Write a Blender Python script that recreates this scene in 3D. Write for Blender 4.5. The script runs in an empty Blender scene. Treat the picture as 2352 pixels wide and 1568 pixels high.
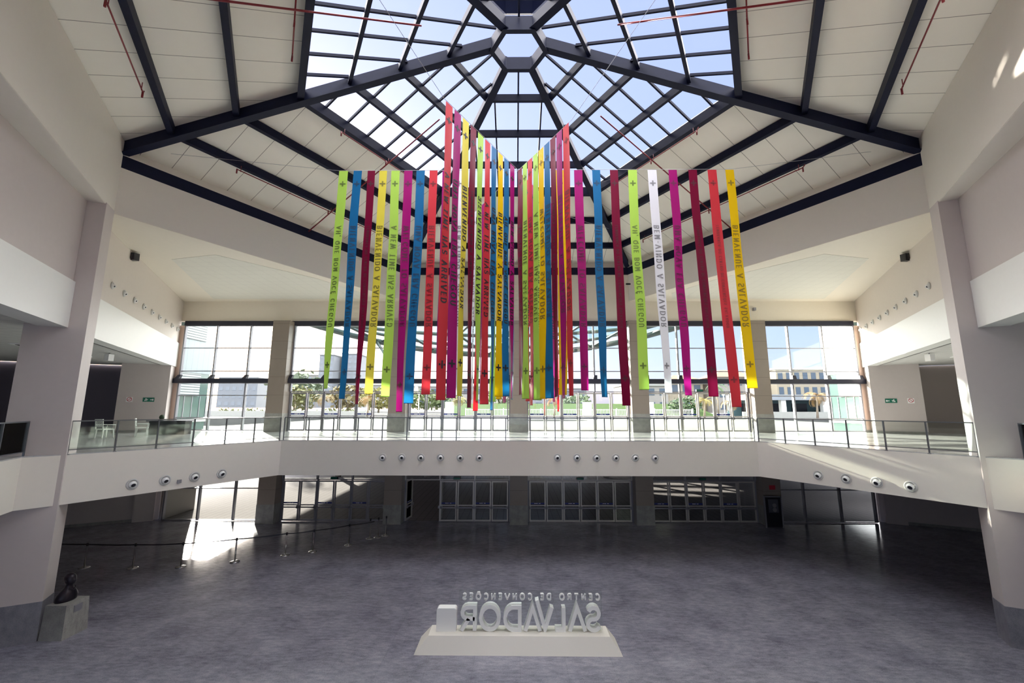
import bpy, math, random
from mathutils import Vector, Matrix
for _c in (bpy.data.objects, bpy.data.meshes, bpy.data.materials, bpy.data.cameras, bpy.data.lights):
    for _o in list(_c): _c.remove(_o)
random.seed(7)
SC = bpy.context.scene
COL = SC.collection
PI = math.pi
# ------------------------------------------------------------------ camera
F_PX = 968.63
TILT, YAW, ROLL = math.radians(8.986), math.radians(0.445), math.radians(0.093)
cam = bpy.data.cameras.new('camera'); cam.sensor_width = 36; cam.lens = F_PX / 2352 * 36
cam.clip_end = 2000; cam.clip_start = 0.05
cob = bpy.data.objects.new('camera', cam); COL.objects.link(cob); SC.camera = cob
_r = Vector((1, 0, 0)); _f = Vector((0, math.cos(TILT), math.sin(TILT))); _u = Vector((0, -math.sin(TILT), math.cos(TILT)))
_r2 = math.cos(ROLL) * _r + math.sin(ROLL) * _u; _u2 = -math.sin(ROLL) * _r + math.cos(ROLL) * _u
_m = Matrix((( _r2.x, _u2.x, -_f.x), (_r2.y, _u2.y, -_f.y), (_r2.z, _u2.z, -_f.z)))
cob.matrix_world = Matrix.Translation((-0.128, 0, 0)) @ (Matrix.Rotation(YAW, 3, 'Z') @ _m).to_4x4()
# ------------------------------------------------------------------ light
LIGHT = Vector((0.575, -0.818, -0.275)).normalized()      # direction the sunlight travels
w = bpy.data.worlds.new('sky'); SC.world = w; w.use_nodes = True
nt = w.node_tree; nt.nodes.clear()
out = nt.nodes.new('ShaderNodeOutputWorld'); bg = nt.nodes.new('ShaderNodeBackground')
sky = nt.nodes.new('ShaderNodeTexSky'); sky.sky_type = 'NISHITA'; sky.sun_disc = False
sky.sun_elevation = math.asin(-LIGHT.z); sky.sun_rotation = math.atan2(-LIGHT.x, -LIGHT.y)
sky.air_density = 1.0; sky.dust_density = 2.0; sky.ozone_density = 2.5
mx = nt.nodes.new('ShaderNodeMixRGB'); mx.blend_type = 'MIX'; mx.inputs[0].default_value = 0.72
sc_ = nt.nodes.new('ShaderNodeMixRGB'); sc_.blend_type = 'MULTIPLY'; sc_.inputs[0].default_value = 1
sc_.inputs[2].default_value = (0.26, 0.23, 0.245, 1)
nt.links.new(sky.outputs[0], sc_.inputs[1]); nt.links.new(sc_.outputs[0], mx.inputs[1])
mx.inputs[2].default_value = (0.295, 0.35, 0.57, 1)
nt.links.new(mx.outputs[0], bg.inputs[0]); bg.inputs[1].default_value = 1.0
nt.links.new(bg.outputs[0], out.inputs[0])
sun = bpy.data.lights.new('sun', 'SUN'); sun.energy = 12.5; sun.angle = math.radians(0.9); sun.color = (1.0, 0.90, 0.78)
so = bpy.data.objects.new('sun', sun); COL.objects.link(so); so.location = (-60, 90, 40)
so.rotation_euler = LIGHT.to_track_quat('-Z', 'Y').to_euler()
def soft_fill(name, d, e, ang, col):  # unseen wide-angle suns added because the sky alone leaves the hall dark
    l = bpy.data.lights.new(name, 'SUN'); l.energy = e; l.angle = math.radians(ang); l.color = col
    o = bpy.data.objects.new(name, l); COL.objects.link(o); o.location = (0, 20, 60); o.rotation_euler = Vector(d).to_track_quat('-Z', 'Y').to_euler()
soft_fill('fill_overhead', (0.05, -0.1, -1), 6.5, 140, (1.0, 0.96, 0.93))  # added fill, brightens the hall from above
soft_fill('fill_front', (0.05, -1, -0.40), 5.4, 110, (1.0, 0.94, 0.87))  # added fill, brightens the hall from the facade side
soft_fill('fill_rear', (0.0, 1, -0.25), 0.4, 120, (0.95, 0.95, 1.0))  # added faint fill from behind the camera
SC.view_settings.view_transform = 'Standard'; SC.view_settings.look = 'None'
SC.view_settings.exposure = 1.03; SC.view_settings.gamma = 1; SC.view_settings.use_curve_mapping = False
# ------------------------------------------------------------------ materials
MATS = {}
def mat(name, col, rough=0.5, metal=0.0, var=0.0, vscale=6.0, bump=0.0, spec=0.5, coat=0.0):
    if name in MATS: return MATS[name]
    m = bpy.data.materials.new(name); m.use_nodes = True; MATS[name] = m
    n = m.node_tree; b = n.nodes['Principled BSDF']
    b.inputs['Base Color'].default_value = (*col, 1); b.inputs['Roughness'].default_value = rough
    b.inputs['Metallic'].default_value = metal; b.inputs['Specular IOR Level'].default_value = spec
    if coat: b.inputs['Coat Weight'].default_value = coat
    if var or bump:
        tc = n.nodes.new('ShaderNodeTexCoord'); no = n.nodes.new('ShaderNodeTexNoise')
        no.inputs['Scale'].default_value = vscale; no.inputs['Detail'].default_value = 6
        n.links.new(tc.outputs['Object'], no.inputs['Vector'])
        if var:
            r = n.nodes.new('ShaderNodeMixRGB'); r.inputs[1].default_value = (*[c * (1 - var) for c in col], 1)
            r.inputs[2].default_value = (*[min(1, c * (1 + var)) for c in col], 1)
            n.links.new(no.outputs['Fac'], r.inputs[0]); n.links.new(r.outputs[0], b.inputs['Base Color'])
        if bump:
            bp = n.nodes.new('ShaderNodeBump'); bp.inputs['Strength'].default_value = bump
            bp.inputs['Distance'].default_value = 0.02
            n.links.new(no.outputs['Fac'], bp.inputs['Height']); n.links.new(bp.outputs[0], b.inputs['Normal'])
    return m
def glass(name, tint, refl=1.0, rough=0.0, fmin=0.02):
    m = bpy.data.materials.new(name); m.use_nodes = True; MATS[name] = m
    n = m.node_tree; n.nodes.clear()
    o = n.nodes.new('ShaderNodeOutputMaterial'); t = n.nodes.new('ShaderNodeBsdfTransparent'); g = n.nodes.new('ShaderNodeBsdfGlossy')
    t.inputs[0].default_value = (*tint, 1); g.inputs['Roughness'].default_value = rough; g.inputs[0].default_value = (refl,) * 3 + (1,)
    f = n.nodes.new('ShaderNodeLayerWeight'); f.inputs[0].default_value = 0.12
    p = n.nodes.new('ShaderNodeMath'); p.operation = 'POWER'; p.inputs[1].default_value = 1.6
    a = n.nodes.new('ShaderNodeMath'); a.operation = 'ADD'; a.inputs[1].default_value = fmin; a.use_clamp = True
    x = n.nodes.new('ShaderNodeMixShader')
    n.links.new(f.outputs['Fresnel'], p.inputs[0]); n.links.new(p.outputs[0], a.inputs[0]); n.links.new(a.outputs[0], x.inputs[0])
    n.links.new(t.outputs[0], x.inputs[1]); n.links.new(g.outputs[0], x.inputs[2]); n.links.new(x.outputs[0], o.inputs[0])
    return m
def panelled(name, col, seam, pitch, axis='Z', rough=0.4, width=0.012, var=0.06, offset=0.0, bump=0.0):
    """material with straight seams at a pitch along one object axis"""
    m = mat(name, col, rough, var=var, vscale=3.0); n = m.node_tree; b = n.nodes['Principled BSDF']
    src = b.inputs['Base Color'].links[0].from_socket
    tc = n.nodes.new('ShaderNodeTexCoord'); sp = n.nodes.new('ShaderNodeSeparateXYZ'); n.links.new(tc.outputs['Object'], sp.inputs[0])
    fac = None
    for ax in axis:
        ad = n.nodes.new('ShaderNodeMath'); ad.operation = 'ADD'; ad.inputs[1].default_value = 1000 * pitch + offset
        mo = n.nodes.new('ShaderNodeMath'); mo.operation = 'MODULO'; mo.inputs[1].default_value = pitch
        lt = n.nodes.new('ShaderNodeMath'); lt.operation = 'LESS_THAN'; lt.inputs[1].default_value = width
        n.links.new(sp.outputs[ax], ad.inputs[0]); n.links.new(ad.outputs[0], mo.inputs[0]); n.links.new(mo.outputs[0], lt.inputs[0])
        if fac is None: fac = lt.outputs[0]
        else:
            mm = n.nodes.new('ShaderNodeMath'); mm.operation = 'MAXIMUM'; n.links.new(fac, mm.inputs[0]); n.links.new(lt.outputs[0], mm.inputs[1]); fac = mm.outputs[0]
    x = n.nodes.new('ShaderNodeMixRGB'); n.links.new(fac, x.inputs[0]); n.links.new(src, x.inputs[1]); x.inputs[2].default_value = (*seam, 1)
    n.links.new(x.outputs[0], b.inputs['Base Color'])
    return m
def granite(name, dark, light, rough, tile=0.0, seam=0.8, rvar=0.0):
    m = mat(name, light, rough, spec=0.5); n = m.node_tree; b = n.nodes['Principled BSDF']
    tc = n.nodes.new('ShaderNodeTexCoord')
    n1 = n.nodes.new('ShaderNodeTexNoise'); n1.inputs['Scale'].default_value = 38; n1.inputs['Detail'].default_value = 8; n1.inputs['Roughness'].default_value = 0.75
    n2 = n.nodes.new('ShaderNodeTexNoise'); n2.inputs['Scale'].default_value = 0.9; n2.inputs['Detail'].default_value = 4
    mp = n.nodes.new('ShaderNodeMapping'); mp.inputs['Scale'].default_value = (1, 2.6, 1); mp.inputs['Rotation'].default_value = (0, 0, 0.5)
    n3 = n.nodes.new('ShaderNodeTexNoise'); n3.inputs['Scale'].default_value = 4.2; n3.inputs['Detail'].default_value = 7
    n.links.new(tc.outputs['Object'], mp.inputs[0]); n.links.new(mp.outputs[0], n3.inputs['Vector'])
    n.links.new(tc.outputs['Object'], n1.inputs['Vector']); n.links.new(tc.outputs['Object'], n2.inputs['Vector'])
    a1 = n.nodes.new('ShaderNodeMath'); a1.operation = 'MULTIPLY_ADD'; a1.inputs[1].default_value = 0.5
    a2 = n.nodes.new('ShaderNodeMath'); a2.operation = 'MULTIPLY_ADD'; a2.inputs[1].default_value = 0.3; a2.inputs[2].default_value = 0
    a3 = n.nodes.new('ShaderNodeMath'); a3.operation = 'MULTIPLY_ADD'; a3.inputs[1].default_value = 0.35
    n.links.new(n2.outputs['Fac'], a2.inputs[0]); n.links.new(n3.outputs['Fac'], a3.inputs[0]); n.links.new(a2.outputs[0], a3.inputs[2])
    n.links.new(n1.outputs['Fac'], a1.inputs[0]); n.links.new(a3.outputs[0], a1.inputs[2])
    rp = n.nodes.new('ShaderNodeMapRange'); rp.inputs[1].default_value = 0.42; rp.inputs[2].default_value = 0.74
    n.links.new(a1.outputs[0], rp.inputs[0])
    x = n.nodes.new('ShaderNodeMixRGB'); n.links.new(rp.outputs[0], x.inputs[0]); x.inputs[1].default_value = (*dark, 1); x.inputs[2].default_value = (*light, 1)
    last = x.outputs[0]
    if tile:
        br = n.nodes.new('ShaderNodeTexBrick'); br.offset = 0.0; br.inputs['Scale'].default_value = 1
        br.inputs['Brick Width'].default_value = tile; br.inputs['Row Height'].default_value = tile; br.inputs['Mortar Size'].default_value = 0.004
        br.inputs['Color1'].default_value = (1, 1, 1, 1); br.inputs['Color2'].default_value = (0.9, 0.9, 0.92, 1); br.inputs['Mortar'].default_value = (seam,) * 3 + (1,)
        rot = n.nodes.new('ShaderNodeMapping'); n.links.new(tc.outputs['Object'], rot.inputs[0]); n.links.new(rot.outputs[0], br.inputs['Vector'])
        y = n.nodes.new('ShaderNodeMixRGB'); y.blend_type = 'MULTIPLY'; y.inputs[0].default_value = 1
        n.links.new(last, y.inputs[1]); n.links.new(br.outputs['Color'], y.inputs[2]); last = y.outputs[0]
    n.links.new(last, b.inputs['Base Color'])
    if rvar:
        rr = n.nodes.new('ShaderNodeMapRange'); rr.inputs[3].default_value = rough; rr.inputs[4].default_value = rough + rvar
        n.links.new(n3.outputs['Fac'], rr.inputs[0]); n.links.new(rr.outputs[0], b.inputs['Roughness'])
    return m
def cloth(name, col):
    m = bpy.data.materials.new(name); m.use_nodes = True; MATS[name] = m
    n = m.node_tree; n.nodes.clear(); o = n.nodes.new('ShaderNodeOutputMaterial')
    d = n.nodes.new('ShaderNodeBsdfPrincipled'); t = n.nodes.new('ShaderNodeBsdfTranslucent'); x = n.nodes.new('ShaderNodeMixShader')
    d.inputs['Base Color'].default_value = (*col, 1); d.inputs['Roughness'].default_value = 0.45; d.inputs['Specular IOR Level'].default_value = 0.35
    t.inputs[0].default_value = (*[min(1, c * 1.15) for c in col], 1); x.inputs[0].default_value = 0.5
    n.links.new(d.outputs[0], x.inputs[1]); n.links.new(t.outputs[0], x.inputs[2]); n.links.new(x.outputs[0], o.inputs[0])
    return m
M_WHITE = mat('white_paint', (0.80, 0.765, 0.69), 0.55, var=0.02)
M_BAND = mat('bright_white_paint', (0.86, 0.87, 0.84), 0.45, var=0.015)
M_PINK = mat('warm_plaster', (0.70, 0.64, 0.58), 0.6, var=0.03)
M_COL = mat('column_plaster', (0.60, 0.545, 0.525), 0.5, var=0.03)
M_CREAM = mat('cream_ceiling', (0.80, 0.74, 0.63), 0.6, var=0.02)
M_WINGCEIL = panelled('ceiling_tile', (0.62, 0.62, 0.60), (0.35, 0.35, 0.37), 0.625, 'XY', 0.7, 0.02, 0.03)
M_DARKWALL = mat('dark_wall', (0.10, 0.09, 0.12), 0.5, var=0.05)
M_STEEL = mat('navy_steel', (0.008, 0.011, 0.033), 0.5, var=0.25, vscale=5, spec=0.2)
M_BLACKBEAM = mat('black_beam', (0.02, 0.022, 0.04), 0.45)
M_ALU = mat('aluminium', (0.55, 0.53, 0.49), 0.4, 0.35)
M_ALUDK = mat('grey_frame', (0.30, 0.30, 0.33), 0.4, 0.3)
M_RAIL = mat('rail_metal', (0.17, 0.18, 0.20), 0.35, 0.7)
M_CHROME = mat('chrome', (0.75, 0.75, 0.74), 0.15, 1.0)
M_PANEL = panelled('roof_panel_white', (0.90, 0.87, 0.78), (0.30, 0.28, 0.25), 1.045, 'X', 0.5, 0.022, 0.02, 0.52)
M_TAN = panelled('tan_stone', (0.30, 0.255, 0.215), (0.13, 0.11, 0.10), 1.13, 'Z', 0.35, 0.014, 0.05, 0.32)
M_GREYSTONE = granite('grey_granite_cladding', (0.20, 0.20, 0.19), (0.42, 0.42, 0.39), 0.35)
M_COLBASE = granite('column_base_granite', (0.14, 0.14, 0.17), (0.30, 0.30, 0.33), 0.3)
M_FLOOR = granite('polished_granite', (0.13, 0.13, 0.175), (0.39, 0.39, 0.455), 0.08, 1.25, 0.72, 0.10)
M_FLOORUP = granite('pale_polished_floor', (0.42, 0.43, 0.43), (0.60, 0.60, 0.58), 0.14, 1.25, 0.85, 0.08)
M_GLASS = glass('facade_glass', (0.93, 0.96, 0.95), 0.9, 0.0, 0.03)
M_SKYGLASS = glass('skylight_glass', (0.97, 0.975, 1.0), 0.6, 0.0, 0.01)
M_RAILGLASS = glass('railing_glass', (0.93, 0.96, 0.94), 0.8, 0.0, 0.03)
M_GREENGLASS = mat('green_tinted_glass', (0.10, 0.16, 0.15), 0.08, 0.0, spec=0.8)
M_RED = mat('red_pipe_paint', (0.22, 0.012, 0.02), 0.35)
M_SIGNW = mat('sign_white', (0.92, 0.93, 0.92), 0.4)
M_SIGNB = mat('sign_base_cream', (0.88, 0.85, 0.77), 0.45)
M_BLACK = mat('black_plastic', (0.012, 0.012, 0.018), 0.4)
M_GREEN = mat('exit_green', (0.01, 0.16, 0.10), 0.4)
M_SIGNRED = mat('sign_red', (0.50, 0.03, 0.05), 0.4)
M_BLUE = mat('door_strip_blue', (0.02, 0.035, 0.22), 0.4)
M_BRONZE = mat('dark_bronze', (0.018, 0.014, 0.022), 0.35, 0.4, var=0.2)
M_NOZ = mat('nozzle_grey', (0.60, 0.60, 0.58), 0.4)
M_INK = mat('print_ink', (0.02, 0.02, 0.03), 0.6)
# ------------------------------------------------------------------ mesh builder
class MB:
    def __init__(s): s.v = []; s.f = []; s.sm = []
    def add(s, vs, fs, smooth=False):
        k = len(s.v); s.v += [tuple(v) for v in vs]
        for f in fs: s.f.append([i + k for i in f]); s.sm.append(smooth)
        return s
    def box(s, x0, x1, y0, y1, z0, z1):
        return s.hexa([(x0, y0, z0), (x1, y0, z0), (x1, y1, z0), (x0, y1, z0)], [(x0, y0, z1), (x1, y0, z1), (x1, y1, z1), (x0, y1, z1)])
    def hexa(s, lo, hi):
        n = len(lo)
        fs = [list(range(n))[::-1], list(range(n, 2 * n))] + [[i, (i + 1) % n, n + (i + 1) % n, n + i] for i in range(n)]
        return s.add(list(lo) + list(hi), fs)
    def prism(s, poly, z0, z1):
        a = sum(poly[i][0] * poly[(i + 1) % len(poly)][1] - poly[(i + 1) % len(poly)][0] * poly[i][1] for i in range(len(poly)))
        if a < 0: poly = poly[::-1]
        return s.hexa([(p[0], p[1], z0) for p in poly], [(p[0], p[1], z1) for p in poly])
    def beam(s, p0, p1, w, h, up=(0, 0, 1), top=False):
        """box section w wide, h deep; the line p0-p1 is the centre (top=True: centre of the underside)"""
        p0 = Vector(p0); p1 = Vector(p1); d = (p1 - p0).normalized(); r = d.cross(Vector(up))
        if r.length < 1e-4: r = Vector((1, 0, 0))
        r.normalize(); u = r.cross(d).normalized()
        a, b = (0, h) if top else (-h / 2, h / 2)
        q = lambda p: [p - r * w / 2 + u * a, p + r * w / 2 + u * a, p + r * w / 2 + u * b, p - r * w / 2 + u * b]
        A, B = q(p0), q(p1)
        return s.add(A + B, [[3, 2, 1, 0], [4, 5, 6, 7], [0, 1, 5, 4], [1, 2, 6, 5], [2, 3, 7, 6], [3, 0, 4, 7]])
    def tube(s, pts, r, n=8, caps=True):
        pts = [Vector(p) for p in pts]; rings = []; prev = None
        for i, p in enumerate(pts):
            d = (pts[min(i + 1, len(pts) - 1)] - pts[max(i - 1, 0)]).normalized()
            a = d.cross(Vector((0, 0, 1))) if abs(d.z) < 0.95 else d.cross(Vector((1, 0, 0)))
            if prev is not None:
                a = prev - d * prev.dot(d)
            a.normalize(); prev = a; b = d.cross(a); rr = r[i] if isinstance(r, (list, tuple)) else r
            rings.append([p + (a * math.cos(2 * PI * k / n) + b * math.sin(2 * PI * k / n)) * rr for k in range(n)])
        vs = [v for g in rings for v in g]; fs = []
        for i in range(len(rings) - 1):
            for k in range(n): fs.append([i * n + k, i * n + (k + 1) % n, (i + 1) * n + (k + 1) % n, (i + 1) * n + k])
        if caps: fs += [list(range(n))[::-1], [(len(rings) - 1) * n + k for k in range(n)]]
        return s.add(vs, fs, True)
    def lathe(s, prof, c=(0, 0, 0), n=24, axis=(0, 0, 1), smooth=True):
        ax = Vector(axis).normalized(); a = ax.cross(Vector((0, 0, 1))) if abs(ax.z) < 0.9 else Vector((1, 0, 0)); a.normalize(); b = ax.cross(a); c = Vector(c)
        vs = [c + ax * h + (a * math.cos(2 * PI * k / n) + b * math.sin(2 * PI * k / n)) * r for r, h in prof for k in range(n)]
        fs = [[i * n + k, i * n + (k + 1) % n, (i + 1) * n + (k + 1) % n, (i + 1) * n + k] for i in range(len(prof) - 1) for k in range(n)]
        fs += [list(range(n))[::-1], [(len(prof) - 1) * n + k for k in range(n)]]
        return s.add(vs, fs, smooth)
    def sphere(s, c, r, n=12, m=8, sc=(1, 1, 1)):
        vs = []; fs = []
        for i in range(m + 1):
            t = PI * i / m
            for k in range(n): vs.append((c[0] + r * sc[0] * math.sin(t) * math.cos(2 * PI * k / n), c[1] + r * sc[1] * math.sin(t) * math.sin(2 * PI * k / n), c[2] + r * sc[2] * math.cos(t)))
        for i in range(m):
            for k in range(n): fs.append([i * n + k, (i + 1) * n + k, (i + 1) * n + (k + 1) % n, i * n + (k + 1) % n])
        return s.add(vs, fs, True)
def obj(name, mb, m, parent=None, label=None, cat=None, group=None, kind=None):
    me = bpy.data.meshes.new(name); vs = mb.v
    if parent is not None:
        inv = parent.matrix_world.inverted() if parent.type != 'X' else None
        inv = world(parent).inverted(); vs = [tuple(inv @ Vector(v)) for v in vs]
    me.from_pydata(vs, [], mb.f); me.update()
    for p, sm in zip(me.polygons, mb.sm): p.use_smooth = sm
    me.materials.append(m); o = bpy.data.objects.new(name, me); COL.objects.link(o)
    if parent is not None: o.parent = parent
    return tag(o, label, cat, group, kind)
def world(o):
    m = Matrix.Translation(o.location) @ o.rotation_euler.to_matrix().to_4x4()
    return world(o.parent) @ m if o.parent else m
def tag(o, label=None, cat=None, group=None, kind=None):
    if label: o['label'] = label
    if cat: o['category'] = cat
    if group: o['group'] = group
    if kind: o['kind'] = kind
    return o
def empty(name, loc, label=None, cat=None, group=None, kind=None, rz=0.0):
    o = bpy.data.objects.new(name, None); COL.objects.link(o); o.location = loc; o.rotation_euler = (0, 0, rz); o.empty_display_size = 0.2
    return tag(o, label, cat, group, kind)
def struct(name, mb, m): return obj(name, mb, m, kind='structure')
def copy_tree(o, parent=None):
    c = o.copy(); COL.objects.link(c); c.parent = parent
    for ch in [x for x in bpy.data.objects if x.parent == o]: copy_tree(ch, c)
    return c
ORD = ['first', 'second', 'third', 'fourth', 'fifth', 'sixth', 'seventh', 'eighth', 'ninth', 'tenth', 'eleventh', 'twelfth']
# ------------------------------------------------------------------ site constants
ZG, ZU, ZB, ZSB = -6.81, -1.45, -1.48, -2.99      # ground floor, upper floor, balcony face top and bottom
ZS = 6.94                                          # soffit
HX, HY, HR = 0.0, 14.27, 14.70                     # hexagonal roof opening
DX, DY = 0.4613, -0.8872                           # left side wall runs this way towards the viewer
def SW(sg, a, b):
    """point on the side-wall frame; a metres from the facade corner along the wall, b metres outward"""
    return (sg * (22.05 - DX * a + 0.8872 * b), 27 + DY * a - 0.4613 * b)
def swbox(mb, sg, a0, a1, b0, b1, z0, z1):
    return mb.prism([SW(sg, a0, b0), SW(sg, a1, b0), SW(sg, a1, b1), SW(sg, a0, b1)], z0, z1)
SIDE = {-1: 'left', 1: 'right'}
# ------------------------------------------------------------------ floors, slabs, ceilings
g = MB(); g.box(-34, 34, -10, 27.2, ZG - 0.3, ZG); struct('floor', g, M_FLOOR)
def halfring(sg, z0, z1, mb):
    P = [(0, 19.6), (sg * 10.78, 19.6), (sg * 14.36, 13.45), SW(sg, 15.9, 0.12), (sg * 8.35, 0.6), (0, 0.6), (0, -9.5), (sg * 33, -9.5), (sg * 33, 20), SW(sg, -1.1, 9.5), SW(sg, -1.1, 0.0), (sg * 21.9, 27.15), (0, 27.15)]
    mb.prism(P, z0, z1)
for sg in (-1, 1):
    g = MB(); halfring(sg, ZSB, ZB, g); struct('floor_slab_' + SIDE[sg], g, M_WHITE)
    g = MB(); halfring(sg, ZB, ZU, g); struct('floor_upper_' + SIDE[sg], g, M_FLOORUP)
# soffit around the hexagonal opening
hx = lambda k, r=HR: (HX + r * math.cos(math.radians(60 * k)), HY + r * math.sin(math.radians(60 * k)))
for sg in (-1, 1):
    L = (sg * HR, HY); FL = (sg * HR / 2, HY + HR * 0.8660254); NL = (sg * HR / 2, HY - HR * 0.8660254)
    g = MB(); g.prism([FL, L, SW(sg, 14.0, 0.3), SW(sg, -0.2, 0.3), (sg * HR / 2, 27.25)], ZS, ZS + 0.25); struct('ceiling_soffit_' + SIDE[sg], g, M_CREAM)
    g = MB(); g.prism([L, NL, (0, NL[1]), (0, -9.5), SW(sg, 42, 0.5), SW(sg, 14.0, 0.5)], ZS, ZS + 0.25); struct('ceiling_near_' + SIDE[sg], g, M_WHITE)
    # perforated tile field let into the soffit
    g = MB(); g.prism([(sg * 10.9, 22.0), (sg * 13.9, 18.4), (sg * 16.4, 19.0), (sg * 19.6, 26.3), (sg * 9.9, 26.3), (sg * 9.4, 25.0)], ZS - 0.012, ZS + 0.02)
    struct('ceiling_tiles_' + SIDE[sg], g, panelled('perforated_tile', (0.74, 0.72, 0.64), (0.60, 0.58, 0.52), 0.625, 'XY', 0.7, 0.015, 0.02))
# fascia walls of the hexagon (six sides), from soffit to roof
for k in range(6):
    A, B = hx(k), hx(k + 1); mid = ((A[0] + B[0]) / 2, (A[1] + B[1]) / 2)
    if mid[1] > 26: continue
    d = Vector((B[0] - A[0], B[1] - A[1], 0)).normalized(); nrm = Vector((d.y, -d.x, 0)); t = 0.55
    g = MB(); i_ = -0.012; g.prism([(A[0] + nrm.x * i_, A[1] + nrm.y * i_), (B[0] + nrm.x * i_, B[1] + nrm.y * i_), (B[0] + nrm.x * t, B[1] + nrm.y * t), (A[0] + nrm.x * t, A[1] + nrm.y * t)], ZS + 0.012, 9.3 if mid[1] > HY else 9.77)
    struct('wall_fascia_' + ('right_back', 'back', 'left_back', 'left_near', 'near', 'right_near')[k], g, M_WHITE)
# outer curb that closes the roof edge above the perimeter beam
g = MB()
for k in range(6):
    A, B = hx(k, 15.1), hx(k + 1, 15.1); C2, D2 = hx(k + 1, 15.5), hx(k, 15.5)
    g.prism([A, B, C2, D2], 8.9, 9.75)
struct('wall_roof_curb', g, M_WHITE)
# ------------------------------------------------------------------ side walls and wings
for sg in (-1, 1):
    s = SIDE[sg]
    g = MB(); swbox(g, sg, -0.05, 15.0, 0, 0.5, 4.0, ZS + 0.1); struct('wall_' + s + '_upper', g, M_PINK)
    g = MB(); swbox(g, sg, 15.56, 42, -0.22, 0.5, 4.0, ZS + 0.1); struct('wall_' + s + '_near_upper', g, M_COL)
    g = MB(); swbox(g, sg, -0.02, 14.9, -0.07, 0.45, 2.59, 4.12); struct('trim_band_' + s, g, M_BAND)
    g = MB(); swbox(g, sg, 15.56, 42, -0.28, 0.45, 2.56, 4.09); struct('trim_band_' + s + '_near', g, M_BAND)
    g = MB(); swbox(g, sg, -0.02, 42, 0.45, 0.62, 2.62, 2.75); struct('trim_slot_' + s, g, M_BLACK)
    # upper wing ceiling, back wall, sign wall and recess
    g = MB(); swbox(g, sg, -0.6, 42, 0.62, 10, 2.62, 2.9); struct('ceiling_wing_' + s, g, M_WINGCEIL)
    g = MB(); swbox(g, sg, -1.2, 42, 9.4, 9.8, ZG, 4.2); struct('wall_' + s + '_wing_back', g, M_DARKWALL)
    g = MB(); swbox(g, sg, 0.0, 1.15, 0.0, 2.35, ZU, 2.62); struct('wall_' + s + '_sign', g, M_COL)
    g = MB(); swbox(g, sg, -1.2, -0.7, 2.35, 9.5, ZU, 2.62); struct('wall_' + s + '_recess', g, M_DARKWALL if sg < 0 else mat('brown_grey_wall', (0.30, 0.26, 0.24), 0.6))
    g = MB(); swbox(g, sg, 1.15, 1.19, 0.03, 2.35, ZU, ZU + 0.14); struct('baseboard_' + s + '_sign', g, M_GREYSTONE)
    # ground level side wall set square to the wall above
    g = MB(); swbox(g, sg, -0.78, -0.3, -0.0, 9.4, ZG, ZSB); struct('wall_' + s + '_ground', g, M_COL)
    g = MB(); swbox(g, sg, -0.3, -0.05, 0.2, 1.2, ZG, ZSB); struct('wall_' + s + '_ground_pier', g, M_COL)
    g = MB(); swbox(g, sg, -0.3, -0.26, 1.2, 9.4, ZG, ZG + 0.16); struct('baseboard_' + s + '_ground', g, M_GREYSTONE)
    # pilaster in the facade corner
    p = empty('corner_pilaster', (sg * 21.86, 27.0, ZU), 'pinkish corner pilaster beside the %s end of the glazing, upper floor' % s, 'pilaster')
    g = MB(); g.box(sg * 21.86 - 0.14, sg * 21.86 + 0.14, 26.905, 27.15, ZU + 0.15, 5.3); obj('shaft', g, mat('peach_plaster', (0.66, 0.50, 0.42), 0.5), p)
    g = MB(); g.box(sg * 21.86 - 0.15, sg * 21.86 + 0.15, 26.90, 27.16, ZU, ZU + 0.15); obj('base', g, M_GREYSTONE, p)
# shell behind and beside the camera
for sg in (-1, 1):
    g = MB(); g.prism([(sg * 33, -10), (sg * 33.5, -10), (sg * 33.5, 24), (sg * 33, 24)], ZG, 4.2); struct('wall_' + SIDE[sg] + '_outer', g, M_COL)
# wall above the facade glazing
g = MB(); g.box(-22.6, 22.6, 27.0, 27.35, 5.62, ZS + 0.1); g.box(-8.2, 8.2, 27.02, 27.4, ZS, 9.0); struct('wall_back_upper', g, M_CREAM)
g = MB(); g.box(-22.6, 22.6, 27.12, 27.38, ZSB, ZU - 0.002); struct('wall_back_slab_edge', g, M_WHITE)
# opaque roof decks over the wings so that daylight enters only by the glazing
for sg in (-1, 1):
    g = MB(); g.prism([(sg * HR / 2, 27.4), hx(1, 14.8) if sg > 0 else hx(2, 14.8), (sg * 14.8, HY), (sg * HR / 2, HY - 12.9), (0, 1.5), (0, -10), (sg * 34, -10), (sg * 34, 22), (sg * 24, 27.35)], ZS + 0.26, ZS + 0.6)
    struct('ceiling_deck_' + SIDE[sg], g, M_WHITE)
# ------------------------------------------------------------------ big columns at the hexagon corners
for sg in (-1, 1):
    s = SIDE[sg]
    lab = 'large pinkish plaster column at the %s edge of the hall with a grey granite foot' % s
    p = empty('hall_column', (*SW(sg, 15.1, 0), ZG), lab, 'column', 'large hall columns')
    g = MB(); swbox(g, sg, 14.85, 15.55, -0.72, 0.75, ZG + 1.1, ZS + 0.05); obj('shaft', g, M_COL, p)
    g = MB(); swbox(g, sg, 14.84, 15.56, -0.73, 0.76, ZG, ZG + 1.1); obj('granite_base', g, M_COLBASE, p, label='speckled grey granite foot')
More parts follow.
